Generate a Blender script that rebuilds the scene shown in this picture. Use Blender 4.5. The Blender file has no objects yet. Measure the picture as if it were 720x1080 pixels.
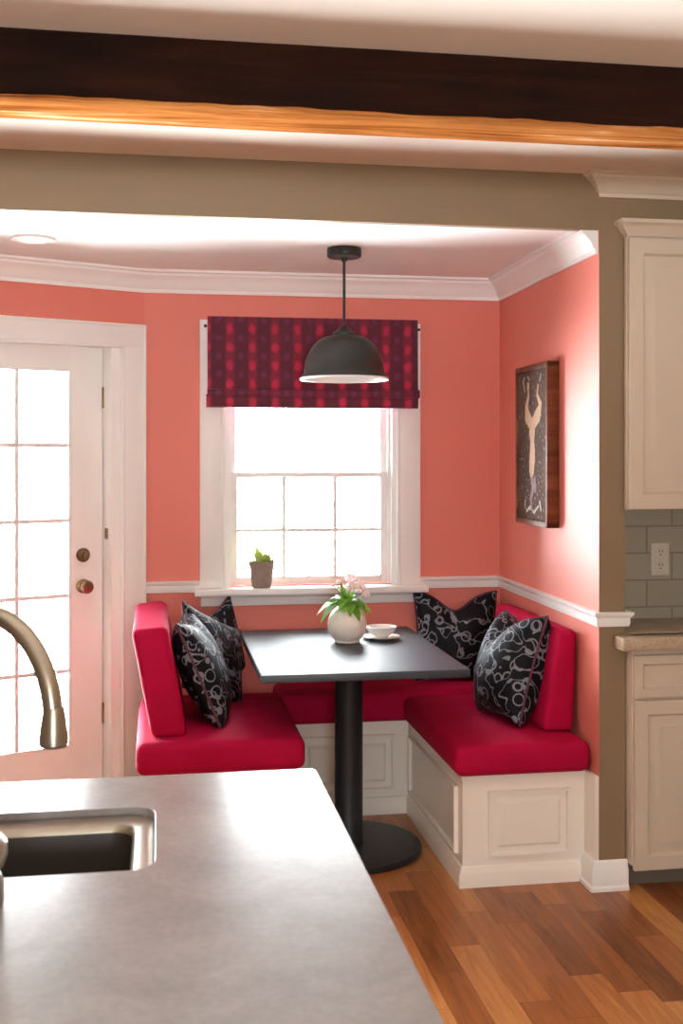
import bpy, bmesh, math, random
from mathutils import Vector, Matrix, noise

random.seed(7)
S = bpy.context.scene
COL = S.collection
PI = math.pi
R = math.radians

# ------------------------------------------------------------------ materials
def mat(name):
    m = bpy.data.materials.new(name)
    m.use_nodes = True
    nt = m.node_tree
    b = nt.nodes['Principled BSDF']
    return m, nt, b

def srgb(r, g, b):
    def f(c):
        c /= 255.0
        return c / 12.92 if c <= 0.04045 else ((c + 0.055) / 1.055) ** 2.4
    return (f(r), f(g), f(b), 1.0)

def N(nt, t, **kw):
    n = nt.nodes.new(t)
    for k, v in kw.items():
        if k in n.inputs:
            n.inputs[k].default_value = v
        else:
            setattr(n, k, v)
    return n

def L(nt, a, b):
    nt.links.new(a, b)

def math_node(nt, op, a, b=None):
    n = nt.nodes.new('ShaderNodeMath')
    n.operation = op
    for i, v in enumerate((a, b)):
        if v is None:
            continue
        if isinstance(v, (int, float)):
            n.inputs[i].default_value = v
        else:
            nt.links.new(v, n.inputs[i])
    return n.outputs[0]

def mixcol(nt, fac, a, b):
    n = nt.nodes.new('ShaderNodeMix')
    n.data_type = 'RGBA'
    if isinstance(fac, (int, float)):
        n.inputs[0].default_value = fac
    else:
        nt.links.new(fac, n.inputs[0])
    for i, v in ((6, a), (7, b)):
        if isinstance(v, tuple):
            n.inputs[i].default_value = v
        else:
            nt.links.new(v, n.inputs[i])
    return n.outputs[2]

def ramp(nt, fac, stops):
    n = nt.nodes.new('ShaderNodeValToRGB')
    e = n.color_ramp.elements
    while len(e) < len(stops):
        e.new(0.5)
    for el, (p, c) in zip(e, stops):
        el.position = p
        el.color = c
    nt.links.new(fac, n.inputs[0])
    return n.outputs[0]

def paint(name, col, rough=0.5, var=0.05, scale=6.0, bump=0.02, bscale=180, spec=0.4, **kw):
    """painted or coated surface: a base colour with a little mottling and a fine bump"""
    m, nt, b = mat(name)
    tc = N(nt, 'ShaderNodeTexCoord')
    n1 = N(nt, 'ShaderNodeTexNoise', Scale=scale, Detail=3.0)
    L(nt, tc.outputs['Object'], n1.inputs['Vector'])
    c2 = tuple(max(0, x * (1 - var)) for x in col[:3]) + (1,)
    L(nt, mixcol(nt, n1.outputs['Fac'], col, c2), b.inputs['Base Color'])
    b.inputs['Roughness'].default_value = rough
    b.inputs['Specular IOR Level'].default_value = spec
    if bump:
        n2 = N(nt, 'ShaderNodeTexNoise', Scale=bscale, Detail=2.0)
        L(nt, tc.outputs['Object'], n2.inputs['Vector'])
        bp = N(nt, 'ShaderNodeBump', Strength=bump, Distance=0.01)
        L(nt, n2.outputs['Fac'], bp.inputs['Height'])
        L(nt, bp.outputs[0], b.inputs['Normal'])
    for k, v in kw.items():
        b.inputs[k.replace('_', ' ')].default_value = v
    return m

M = {}
M['coral'] = paint('coral_paint', srgb(222, 126, 112), 0.55, 0.06, 3)
M['greige'] = paint('greige_paint', srgb(142, 120, 92), 0.5, 0.05, 3)
M['ceiling'] = paint('ceiling_paint', srgb(248, 246, 244), 0.7, 0.03, 2)
M['ceiling_shaded'] = paint('shaded_ceiling_paint', srgb(226, 214, 202), 0.9, 0.03, 2, spec=0.1)  # ceiling white toned down, the kitchen's shade put into the colour
M['white'] = paint('white_trim_paint', srgb(248, 247, 245), 0.35, 0.03, 5, 0.01)
M['bench'] = paint('cream_bench_paint', srgb(244, 238, 228), 0.28, 0.03, 5, 0.01)
M['cabinet'] = paint('cream_cabinet_paint', srgb(212, 196, 176), 0.4, 0.04, 5, 0.01)
M['black'] = paint('black_powder_coat', srgb(30, 35, 42), 0.38, 0.1, 20, 0.03, 300)
M['tabletop'] = paint('black_satin_tabletop', srgb(38, 48, 62), 0.5, 0.1, 12, 0.01, 200, spec=0.9)
M['shade'] = paint('charcoal_lamp_enamel', srgb(38, 38, 35), 0.36, 0.12, 12, 0.02)
M['shade_in'] = paint('white_lamp_enamel', srgb(240, 242, 242), 0.4, 0.02, 10, 0)
M['bronze'] = paint('aged_bronze', srgb(140, 112, 84), 0.3, 0.3, 60, 0.05, 120, Metallic=0.9)
M['ceramic'] = paint('white_ceramic', srgb(238, 230, 220), 0.3, 0.04, 9, 0.02, 60)
M['bowlwhite'] = paint('white_porcelain', srgb(246, 244, 240), 0.18, 0.02, 9, 0)
M['pot'] = paint('taupe_stoneware', srgb(158, 138, 128), 0.75, 0.3, 45, 0.25, 90)
M['soil'] = paint('potting_soil', srgb(60, 46, 36), 0.95, 0.5, 60, 0.5, 90)
M['piping'] = paint('plum_piping', srgb(96, 52, 70), 0.7, 0.2, 60, 0.1)
M['plastic'] = paint('ivory_plastic', srgb(232, 222, 202), 0.35, 0.02, 5, 0)
M['slot'] = paint('dark_slot', srgb(40, 34, 30), 0.6, 0.1, 20, 0)
M['toe'] = paint('toe_kick_grey', srgb(120, 108, 96), 0.6, 0.1, 10, 0.02)

M['stem'] = paint('green_stem', srgb(96, 140, 56), 0.5, 0.2, 40, 0)

def leafmat(name, c1, c2, trans=0.35):
    m, nt, b = mat(name)
    tc = N(nt, 'ShaderNodeTexCoord')
    n1 = N(nt, 'ShaderNodeTexNoise', Scale=38.0, Detail=2.0)
    L(nt, tc.outputs['Object'], n1.inputs['Vector'])
    c = mixcol(nt, n1.outputs['Fac'], c1, c2)
    L(nt, c, b.inputs['Base Color'])
    b.inputs['Roughness'].default_value = 0.45
    t = N(nt, 'ShaderNodeBsdfTranslucent')
    L(nt, c, t.inputs['Color'])
    mx = N(nt, 'ShaderNodeMixShader')
    mx.inputs[0].default_value = trans
    L(nt, b.outputs[0], mx.inputs[1]); L(nt, t.outputs[0], mx.inputs[2])
    L(nt, mx.outputs[0], nt.nodes['Material Output'].inputs['Surface'])
    return m
M['leaf'] = leafmat('bright_green_leaf', srgb(142, 190, 66), srgb(78, 136, 44))
M['petal'] = leafmat('pale_pink_petal', srgb(254, 238, 236), srgb(250, 222, 222), 0.4)
M['pale_leaf'] = leafmat('pale_green_leaf', srgb(214, 226, 136), srgb(166, 190, 96), 0.2)

def fabric(name, c1, c2, sheen=0.5):
    m, nt, b = mat(name)
    tc = N(nt, 'ShaderNodeTexCoord')
    n1 = N(nt, 'ShaderNodeTexNoise', Scale=9.0, Detail=4.0)
    n2 = N(nt, 'ShaderNodeTexNoise', Scale=420.0, Detail=2.0)
    for n in (n1, n2):
        L(nt, tc.outputs['Object'], n.inputs['Vector'])
    L(nt, mixcol(nt, n1.outputs['Fac'], c1, c2), b.inputs['Base Color'])
    b.inputs['Roughness'].default_value = 0.75
    b.inputs['Specular IOR Level'].default_value = 0.12
    b.inputs['Sheen Weight'].default_value = sheen
    b.inputs['Sheen Roughness'].default_value = 0.4
    b.inputs['Sheen Tint'].default_value = (1.0, 0.45, 0.6, 1)
    h = math_node(nt, 'ADD', math_node(nt, 'MULTIPLY', n1.outputs['Fac'], 2.0), math_node(nt, 'MULTIPLY', n2.outputs['Fac'], 0.4))
    bp = N(nt, 'ShaderNodeBump', Strength=0.25, Distance=0.006)
    L(nt, h, bp.inputs['Height']); L(nt, bp.outputs[0], b.inputs['Normal'])
    return m
M['red'] = fabric('crimson_upholstery', srgb(182, 10, 64), srgb(158, 5, 52), 0.0)

def scroll_fabric():
    m, nt, b = mat('black_scroll_brocade')
    tc = N(nt, 'ShaderNodeTexCoord')
    oi = N(nt, 'ShaderNodeObjectInfo')
    mp = N(nt, 'ShaderNodeVectorMath', operation='ADD')
    L(nt, tc.outputs['Object'], mp.inputs[0])
    cx = N(nt, 'ShaderNodeCombineXYZ')
    L(nt, math_node(nt, 'MULTIPLY', oi.outputs['Random'], 7.0), cx.inputs[0])
    L(nt, cx.outputs[0], mp.inputs[1])
    # long wandering tendrils (level lines of a noise) and curled ends (rings)
    n1 = N(nt, 'ShaderNodeTexNoise', Scale=15.0, Detail=0.6, Distortion=1.0)
    L(nt, mp.outputs[0], n1.inputs['Vector'])
    d1 = math_node(nt, 'ABSOLUTE', math_node(nt, 'SUBTRACT', n1.outputs['Fac'], 0.5))
    l1 = math_node(nt, 'LESS_THAN', d1, 0.022)
    vo = N(nt, 'ShaderNodeTexVoronoi', Scale=17.0)
    vo.inputs['Randomness'].default_value = 0.7
    L(nt, mp.outputs[0], vo.inputs['Vector'])
    d2 = math_node(nt, 'ABSOLUTE', math_node(nt, 'SUBTRACT', vo.outputs['Distance'], 0.37))
    l2 = math_node(nt, 'MULTIPLY', math_node(nt, 'LESS_THAN', d2, 0.045), math_node(nt, 'GREATER_THAN', n1.outputs['Fac'], 0.47))
    ln = math_node(nt, 'MAXIMUM', l1, l2)
    n3 = N(nt, 'ShaderNodeTexNoise', Scale=240.0, Detail=2.0)
    L(nt, tc.outputs['Object'], n3.inputs['Vector'])
    base = mixcol(nt, n3.outputs['Fac'], srgb(9, 9, 14), srgb(18, 18, 25))
    silver = mixcol(nt, n3.outputs['Fac'], srgb(140, 144, 154), srgb(100, 104, 118))
    L(nt, mixcol(nt, ln, base, silver), b.inputs['Base Color'])
    b.inputs['Roughness'].default_value = 0.55
    b.inputs['Specular IOR Level'].default_value = 0.15
    bp = N(nt, 'ShaderNodeBump', Strength=0.4, Distance=0.004)
    L(nt, math_node(nt, 'ADD', ln, math_node(nt, 'MULTIPLY', n3.outputs['Fac'], 0.4)), bp.inputs['Height'])
    L(nt, bp.outputs[0], b.inputs['Normal'])
    return m
M['scroll'] = scroll_fabric()

def blind_fabric():
    m, nt, b = mat('maroon_ikat_fabric')
    tc = N(nt, 'ShaderNodeTexCoord')
    sx = N(nt, 'ShaderNodeSeparateXYZ')
    L(nt, tc.outputs['Object'], sx.inputs[0])
    nz = N(nt, 'ShaderNodeTexNoise', Scale=40.0, Detail=2.0)
    L(nt, tc.outputs['Object'], nz.inputs['Vector'])
    wob = math_node(nt, 'MULTIPLY', math_node(nt, 'SUBTRACT', nz.outputs['Fac'], 0.5), 0.18)
    u = math_node(nt, 'ADD', math_node(nt, 'MULTIPLY', sx.outputs['X'], 10.2), wob)
    v = math_node(nt, 'ADD', math_node(nt, 'MULTIPLY', sx.outputs['Z'], 12.6), wob)
    def blob(du, dv, ru, rv):
        a = math_node(nt, 'DIVIDE', math_node(nt, 'SUBTRACT', math_node(nt, 'FRACT', math_node(nt, 'ADD', u, du + 20)), 0.5), ru)
        c = math_node(nt, 'DIVIDE', math_node(nt, 'SUBTRACT', math_node(nt, 'FRACT', math_node(nt, 'ADD', v, dv + 20)), 0.5), rv)
        r = math_node(nt, 'ADD', math_node(nt, 'MULTIPLY', a, a), math_node(nt, 'MULTIPLY', c, c))
        s = math_node(nt, 'SUBTRACT', 1.6, r)
        n = nt.nodes.new('ShaderNodeClamp'); L(nt, math_node(nt, 'MULTIPLY', s, 0.8), n.inputs[0])
        return n.outputs[0]
    base = mixcol(nt, nz.outputs['Fac'], srgb(98, 8, 42), srgb(74, 5, 34))
    stripe = blob(0.5 - 0.25, 0.0, 0.2, 2.0)
    c = mixcol(nt, math_node(nt, 'MULTIPLY', stripe, 0.55), base, srgb(146, 14, 54))
    c = mixcol(nt, math_node(nt, 'MULTIPLY', blob(0.25, 0.3, 0.15, 0.27), 0.9), c, srgb(186, 24, 64))
    c = mixcol(nt, math_node(nt, 'MULTIPLY', blob(0.75, 0.8, 0.13, 0.2), 0.6), c, srgb(112, 36, 80))
    L(nt, c, b.inputs['Base Color'])
    b.inputs['Roughness'].default_value = 0.7
    b.inputs['Sheen Weight'].default_value = 0.2
    n3 = N(nt, 'ShaderNodeTexNoise', Scale=300.0)
    L(nt, tc.outputs['Object'], n3.inputs['Vector'])
    bp = N(nt, 'ShaderNodeBump', Strength=0.15, Distance=0.004)
    L(nt, n3.outputs['Fac'], bp.inputs['Height']); L(nt, bp.outputs[0], b.inputs['Normal'])
    # a little daylight comes through the weave
    t = N(nt, 'ShaderNodeBsdfTranslucent'); L(nt, c, t.inputs['Color'])
    mx = N(nt, 'ShaderNodeMixShader'); mx.inputs[0].default_value = 0.12
    L(nt, b.outputs[0], mx.inputs[1]); L(nt, t.outputs[0], mx.inputs[2])
    L(nt, mx.outputs[0], nt.nodes['Material Output'].inputs['Surface'])
    return m
M['blind'] = blind_fabric()

def wood_floor():
    m, nt, b = mat('oak_strip_floor')
    tc = N(nt, 'ShaderNodeTexCoord')
    sx = N(nt, 'ShaderNodeSeparateXYZ'); L(nt, tc.outputs['Object'], sx.inputs[0])
    row = math_node(nt, 'DIVIDE', sx.outputs['X'], 0.098)
    rowi = math_node(nt, 'FLOOR', row)
    w1 = N(nt, 'ShaderNodeTexWhiteNoise', noise_dimensions='1D'); L(nt, rowi, w1.inputs['W'])
    lng = math_node(nt, 'ADD', math_node(nt, 'DIVIDE', sx.outputs['Y'], 0.62), math_node(nt, 'MULTIPLY', w1.outputs['Value'], 9.0))
    coli = math_node(nt, 'FLOOR', lng)
    w2 = N(nt, 'ShaderNodeTexWhiteNoise', noise_dimensions='2D')
    cv = N(nt, 'ShaderNodeCombineXYZ'); L(nt, rowi, cv.inputs[0]); L(nt, coli, cv.inputs[1])
    L(nt, cv.outputs[0], w2.inputs['Vector'])
    tone = w2.outputs['Value']
    # grain stretched along the boards, shifted on every board
    gv = N(nt, 'ShaderNodeCombineXYZ')
    L(nt, math_node(nt, 'ADD', math_node(nt, 'MULTIPLY', sx.outputs['X'], 26.0), math_node(nt, 'MULTIPLY', tone, 50.0)), gv.inputs[0])
    L(nt, math_node(nt, 'MULTIPLY', sx.outputs['Y'], 2.2), gv.inputs[1])
    g1 = N(nt, 'ShaderNodeTexNoise', Scale=1.0, Detail=5.0, Distortion=1.6)
    L(nt, gv.outputs[0], g1.inputs['Vector'])
    gv2 = N(nt, 'ShaderNodeCombineXYZ')
    L(nt, math_node(nt, 'MULTIPLY', sx.outputs['X'], 190.0), gv2.inputs[0]); L(nt, math_node(nt, 'MULTIPLY', sx.outputs['Y'], 6.0), gv2.inputs[1])
    g2 = N(nt, 'ShaderNodeTexNoise', Scale=1.0, Detail=3.0)
    L(nt, gv2.outputs[0], g2.inputs['Vector'])
    f = math_node(nt, 'ADD', math_node(nt, 'MULTIPLY', tone, 0.72),
                  math_node(nt, 'ADD', math_node(nt, 'MULTIPLY', math_node(nt, 'SUBTRACT', g1.outputs['Fac'], 0.5), 0.75),
                            math_node(nt, 'MULTIPLY', math_node(nt, 'SUBTRACT', g2.outputs['Fac'], 0.5), 0.3)))
    f = math_node(nt, 'ADD', f, 0.12)
    c = ramp(nt, f, [(0.0, srgb(100, 52, 22)), (0.3, srgb(146, 84, 40)), (0.6, srgb(172, 106, 54)), (1.0, srgb(206, 146, 86))])
    # joints
    fr = math_node(nt, 'FRACT', row); fl = math_node(nt, 'FRACT', lng)
    j = math_node(nt, 'MAXIMUM', math_node(nt, 'LESS_THAN', math_node(nt, 'MINIMUM', fr, math_node(nt, 'SUBTRACT', 1.0, fr)), 0.009),
                  math_node(nt, 'LESS_THAN', math_node(nt, 'MINIMUM', fl, math_node(nt, 'SUBTRACT', 1.0, fl)), 0.002))
    c = mixcol(nt, math_node(nt, 'MULTIPLY', j, 0.6), c, srgb(70, 36, 18))
    L(nt, c, b.inputs['Base Color'])
    b.inputs['Roughness'].default_value = 0.34
    b.inputs['Specular IOR Level'].default_value = 0.45
    bp = N(nt, 'ShaderNodeBump', Strength=0.15, Distance=0.003)
    L(nt, math_node(nt, 'SUBTRACT', math_node(nt, 'MULTIPLY', g2.outputs['Fac'], 0.3), j), bp.inputs['Height'])
    L(nt, bp.outputs[0], b.inputs['Normal'])
    return m
M['floor'] = wood_floor()

def beam_wood(name, stops, rough, bump, spec=0.15):
    m, nt, b = mat(name)
    tc = N(nt, 'ShaderNodeTexCoord')
    mp = N(nt, 'ShaderNodeMapping'); mp.inputs['Scale'].default_value = (1.4, 16, 16)
    L(nt, tc.outputs['Object'], mp.inputs['Vector'])
    n1 = N(nt, 'ShaderNodeTexNoise', Scale=1.0, Detail=6.0, Distortion=1.2)
    L(nt, mp.outputs[0], n1.inputs['Vector'])
    n2 = N(nt, 'ShaderNodeTexNoise', Scale=5.0, Detail=3.0)
    L(nt, tc.outputs['Object'], n2.inputs['Vector'])
    f = math_node(nt, 'ADD', math_node(nt, 'MULTIPLY', n1.outputs['Fac'], 0.7), math_node(nt, 'MULTIPLY', n2.outputs['Fac'], 0.3))
    L(nt, ramp(nt, f, stops), b.inputs['Base Color'])
    b.inputs['Roughness'].default_value = rough
    b.inputs['Specular IOR Level'].default_value = spec
    bp = N(nt, 'ShaderNodeBump', Strength=bump, Distance=0.02)
    L(nt, f, bp.inputs['Height']); L(nt, bp.outputs[0], b.inputs['Normal'])
    return m
M['beam_dark'] = beam_wood('stained_shaded_beam', [(0.3, srgb(16, 7, 3)), (0.5, srgb(34, 14, 6)), (0.72, srgb(48, 22, 10))], 0.95, 0.5)  # dark stain, with the front face's shade also put into the colour
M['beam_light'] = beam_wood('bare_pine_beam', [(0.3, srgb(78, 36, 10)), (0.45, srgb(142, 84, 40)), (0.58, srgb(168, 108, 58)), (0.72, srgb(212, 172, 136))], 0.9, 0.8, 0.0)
M['frame_wood'] = beam_wood('brown_frame_wood', [(0.3, srgb(70, 34, 18)), (0.5, srgb(104, 56, 32)), (0.72, srgb(136, 84, 52))], 0.5, 0.2)

def quartz():
    m, nt, b = mat('warm_grey_quartz')
    tc = N(nt, 'ShaderNodeTexCoord')
    n1 = N(nt, 'ShaderNodeTexNoise', Scale=7.0, Detail=6.0, Distortion=0.8)
    n2 = N(nt, 'ShaderNodeTexNoise', Scale=90.0, Detail=3.0)
    for n in (n1, n2): L(nt, tc.outputs['Object'], n.inputs['Vector'])
    f = math_node(nt, 'ADD', math_node(nt, 'MULTIPLY', n1.outputs['Fac'], 0.7), math_node(nt, 'MULTIPLY', n2.outputs['Fac'], 0.3))
    L(nt, ramp(nt, f, [(0.3, srgb(126, 120, 118)), (0.5, srgb(139, 133, 132)), (0.7, srgb(151, 146, 144))]), b.inputs['Base Color'])
    b.inputs['Roughness'].default_value = 0.22
    b.inputs['Specular IOR Level'].default_value = 0.55
    return m
M['quartz'] = quartz()

def granite():
    m, nt, b = mat('beige_stone')
    tc = N(nt, 'ShaderNodeTexCoord')
    n2 = N(nt, 'ShaderNodeTexNoise', Scale=120.0, Detail=4.0)
    L(nt, tc.outputs['Object'], n2.inputs['Vector'])
    L(nt, ramp(nt, n2.outputs['Fac'], [(0.3, srgb(168, 146, 122)), (0.65, srgb(196, 176, 152))]), b.inputs['Base Color'])
    b.inputs['Roughness'].default_value = 0.3
    return m
M['stone'] = granite()

def tile():
    m, nt, b = mat('grey_subway_tile')
    tc = N(nt, 'ShaderNodeTexCoord')
    mp = N(nt, 'ShaderNodeMapping'); mp.inputs['Rotation'].default_value = (R(90), 0, 0)
    mp.inputs['Location'].default_value = (0.02, 0.0, 0)
    sx = N(nt, 'ShaderNodeSeparateXYZ'); L(nt, tc.outputs['Object'], sx.inputs[0])
    cv = N(nt, 'ShaderNodeCombineXYZ'); L(nt, sx.outputs['X'], cv.inputs[0]); L(nt, sx.outputs['Z'], cv.inputs[1])
    br = N(nt, 'ShaderNodeTexBrick')
    L(nt, cv.outputs[0], br.inputs['Vector'])
    br.inputs['Scale'].default_value = 1.0
    br.inputs['Brick Width'].default_value = 0.205
    br.inputs['Row Height'].default_value = 0.103
    br.inputs['Mortar Size'].default_value = 0.003
    br.inputs['Mortar Smooth'].default_value = 0.3
    br.inputs['Color1'].default_value = srgb(184, 174, 154)
    br.inputs['Color2'].default_value = srgb(174, 164, 144)
    br.inputs['Mortar'].default_value = srgb(148, 138, 120)
    L(nt, br.outputs['Color'], b.inputs['Base Color'])
    b.inputs['Roughness'].default_value = 0.22
    bp = N(nt, 'ShaderNodeBump', Strength=0.5, Distance=0.004)
    L(nt, math_node(nt, 'SUBTRACT', 1.0, br.outputs['Fac']), bp.inputs['Height'])
    L(nt, bp.outputs[0], b.inputs['Normal'])
    return m
M['tile'] = tile()

def steel(name, col, rough):
    m, nt, b = mat(name)
    tc = N(nt, 'ShaderNodeTexCoord')
    mp = N(nt, 'ShaderNodeMapping'); mp.inputs['Scale'].default_value = (4, 300, 300)
    L(nt, tc.outputs['Object'], mp.inputs['Vector'])
    n1 = N(nt, 'ShaderNodeTexNoise', Scale=1.0, Detail=2.0); L(nt, mp.outputs[0], n1.inputs['Vector'])
    c2 = tuple(x * 0.85 for x in col[:3]) + (1,)
    L(nt, mixcol(nt, n1.outputs['Fac'], col, c2), b.inputs['Base Color'])
    b.inputs['Metallic'].default_value = 1.0
    b.inputs['Roughness'].default_value = rough
    return m
M['steel'] = steel('brushed_sink_steel', srgb(176, 166, 150), 0.3)
M['nickel'] = steel('brushed_nickel', srgb(176, 164, 148), 0.32)

M['shaded_bowl'] = paint('shaded_sink_steel', srgb(46, 38, 30), 0.45, 0.2, 30, 0.05)  # steel of the bowl, its inner shade painted in as a dark colour

def glass():
    m, nt, b = mat('window_glass')
    t = N(nt, 'ShaderNodeBsdfTransparent'); t.inputs[0].default_value = (0.97, 0.98, 0.98, 1)
    g = N(nt, 'ShaderNodeBsdfGlossy'); g.inputs['Roughness'].default_value = 0.02
    fr = N(nt, 'ShaderNodeFresnel'); fr.inputs['IOR'].default_value = 1.45
    mx = N(nt, 'ShaderNodeMixShader')
    L(nt, fr.outputs[0], mx.inputs[0]); L(nt, t.outputs[0], mx.inputs[1]); L(nt, g.outputs[0], mx.inputs[2])
    L(nt, mx.outputs[0], nt.nodes['Material Output'].inputs['Surface'])
    nt.nodes.remove(b)
    return m
M['glass'] = glass()

def emit(name, col, s):
    m, nt, b = mat(name)
    b.inputs['Base Color'].default_value = col
    b.inputs['Emission Color'].default_value = col
    b.inputs['Emission Strength'].default_value = s
    return m
M['bulb'] = emit('warm_lamp_bulb', srgb(255, 236, 208), 3.0)
M['lamp_lens'] = emit('lit_downlight_lens', srgb(255, 244, 228), 1.4)

def canvas():
    """dark speckled painting ground"""
    m, nt, b = mat('painted_canvas')
    tc = N(nt, 'ShaderNodeTexCoord')
    n1 = N(nt, 'ShaderNodeTexNoise', Scale=70.0, Detail=4.0)
    n2 = N(nt, 'ShaderNodeTexNoise', Scale=8.0, Detail=2.0)
    for n in (n1, n2): L(nt, tc.outputs['Object'], n.inputs['Vector'])
    c = mixcol(nt, n2.outputs['Fac'], srgb(74, 56, 50), srgb(98, 78, 70))
    c = mixcol(nt, ramp(nt, n1.outputs['Fac'], [(0.60, (0, 0, 0, 1)), (0.70, (0.8, 0.8, 0.8, 1))]), c, srgb(176, 156, 140))
    L(nt, c, b.inputs['Base Color'])
    b.inputs['Roughness'].default_value = 0.85
    b.inputs['Specular IOR Level'].default_value = 0.1
    return m
M['canvas'] = canvas()
M['art_tan'] = paint('tan_brush_paint', srgb(206, 160, 116), 0.5, 0.35, 50, 0.2, 90)
M['art_plum'] = paint('plum_brush_paint', srgb(126, 84, 92), 0.5, 0.3, 50, 0.2, 90)
M['art_grey'] = paint('pale_brush_paint', srgb(196, 180, 168), 0.5, 0.3, 50, 0.2, 90)

# ------------------------------------------------------------------ geometry helper
class MB:
    def __init__(s):
        s.bm = bmesh.new()

    def _mi(s, faces, mi):
        for f in faces:
            f.material_index = mi

    def box(s, lo, hi, bev=0.0, seg=2, mi=0, rot=None, piv=None):
        b2 = bmesh.new()
        bmesh.ops.create_cube(b2, size=1.0)
        for v in b2.verts:
            v.co = Vector(((lo[i] + hi[i]) / 2 + v.co[i] * (hi[i] - lo[i]) for i in range(3)))
        if bev > 0:
            bmesh.ops.bevel(b2, geom=b2.edges[:], offset=bev, segments=seg, profile=0.5, affect='EDGES', clamp_overlap=True)
        if rot is not None:
            bmesh.ops.transform(b2, matrix=Matrix.Translation(piv) @ rot @ Matrix.Translation(-Vector(piv)), verts=b2.verts)
        s.merge(b2, mi)
        return s

    def merge(s, b2, mi=0):
        for f in b2.faces:
            f.material_index = mi
        me = bpy.data.meshes.new('t')
        b2.to_mesh(me); b2.free()
        s.bm.from_mesh(me)
        bpy.data.meshes.remove(me)

    def prism(s, poly, z0, z1, axis='z', bev=0.0, mi=0, seg=2):
        """polygon (2-D) extruded: axis 'z' -> (x,y), 'y' -> (x,z), 'x' -> (y,z)"""
        b2 = bmesh.new()
        def P(p, h):
            return {'z': (p[0], p[1], h), 'y': (p[0], h, p[1]), 'x': (h, p[0], p[1])}[axis]
        a = [b2.verts.new(P(p, z0)) for p in poly]
        c = [b2.verts.new(P(p, z1)) for p in poly]
        n = len(poly)
        b2.faces.new(a); b2.faces.new(c)
        for i in range(n):
            b2.faces.new((a[i], a[(i + 1) % n], c[(i + 1) % n], c[i]))
        bmesh.ops.recalc_face_normals(b2, faces=b2.faces)
        if bev:
            bmesh.ops.bevel(b2, geom=b2.edges[:], offset=bev, segments=seg, profile=0.5, affect='EDGES', clamp_overlap=True)
        s.merge(b2, mi)
        return s

    def lathe(s, prof, c=(0, 0, 0), seg=32, mi=0, M4=None):
        b2 = bmesh.new()
        rings = []
        for r, z in prof:
            if r < 1e-6:
                rings.append([b2.verts.new((0, 0, z))])
            else:
                rings.append([b2.verts.new((r * math.cos(2 * PI * i / seg), r * math.sin(2 * PI * i / seg), z)) for i in range(seg)])
        for a, b in zip(rings[:-1], rings[1:]):
            if len(a) == 1 and len(b) == 1: continue
            for i in range(seg):
                j = (i + 1) % seg
                if len(a) == 1: b2.faces.new((a[0], b[j], b[i]))
                elif len(b) == 1: b2.faces.new((a[i], a[j], b[0]))
                else: b2.faces.new((a[i], a[j], b[j], b[i]))
        bmesh.ops.recalc_face_normals(b2, faces=b2.faces)
        if M4 is not None: bmesh.ops.transform(b2, matrix=M4, verts=b2.verts)
        bmesh.ops.translate(b2, vec=Vector(c), verts=b2.verts)
        s.merge(b2, mi)
        return s

    def tube(s, pts, rad, seg=10, mi=0, cap=True, closed=False):
        b2 = bmesh.new()
        pts = [Vector(p) for p in pts]
        n = len(pts)
        if not hasattr(rad, '__len__'): rad = [rad] * n
        ref = None; rings = []
        for i in range(n):
            if closed: d = pts[(i + 1) % n] - pts[i - 1]
            else: d = pts[min(i + 1, n - 1)] - pts[max(i - 1, 0)]
            d.normalize()
            if ref is None:
                ref = d.cross(Vector((0, 0, 1)))
                if ref.length < 1e-3: ref = d.cross(Vector((1, 0, 0)))
            ref = (ref - d * ref.dot(d)).normalized()
            o = d.cross(ref)
            rings.append([b2.verts.new(pts[i] + (ref * math.cos(2 * PI * k / seg) + o * math.sin(2 * PI * k / seg)) * rad[i]) for k in range(seg)])
        m = n if closed else n - 1
        for i in range(m):
            a, b = rings[i], rings[(i + 1) % n]
            for k in range(seg):
                b2.faces.new((a[k], a[(k + 1) % seg], b[(k + 1) % seg], b[k]))
        if cap and not closed:
            b2.faces.new(rings[0]); b2.faces.new(rings[-1])
        bmesh.ops.recalc_face_normals(b2, faces=b2.faces)
        s.merge(b2, mi)
        return s

    def sweep(s, path, prof, side=1, mi=0, ends=(None, None)):
        """moulding: profile (offset from wall, z) swept along a 2-D wall line with mitred corners;
        side=1: the room lies to the left of the walking direction"""
        b2 = bmesh.new()
        P = [Vector((p[0], p[1])) for p in path]
        n = len(P); rings = []
        def nrm(a, b):
            d = (b - a).normalized()
            return Vector((-d.y, d.x)) * side
        for i in range(n):
            if i == 0: m = nrm(P[0], P[1]); k = 1
            elif i == n - 1: m = nrm(P[-2], P[-1]); k = 1
            else:
                a, b = nrm(P[i - 1], P[i]), nrm(P[i], P[i + 1])
                m = (a + b).normalized(); k = 1 / max(0.2, m.dot(a))
            rings.append([b2.verts.new((P[i].x + m.x * o * k, P[i].y + m.y * o * k, z)) for o, z in prof])
        q = len(prof)
        for a, b in zip(rings[:-1], rings[1:]):
            for j in range(q):
                b2.faces.new((a[j], a[(j + 1) % q], b[(j + 1) % q], b[j]))
        b2.faces.new(rings[0]); b2.faces.new(rings[-1])
        bmesh.ops.recalc_face_normals(b2, faces=b2.faces)
        s.merge(b2, mi)
        return s

    def xform(s, m4):
        bmesh.ops.transform(s.bm, matrix=m4, verts=s.bm.verts)
        return s

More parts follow.
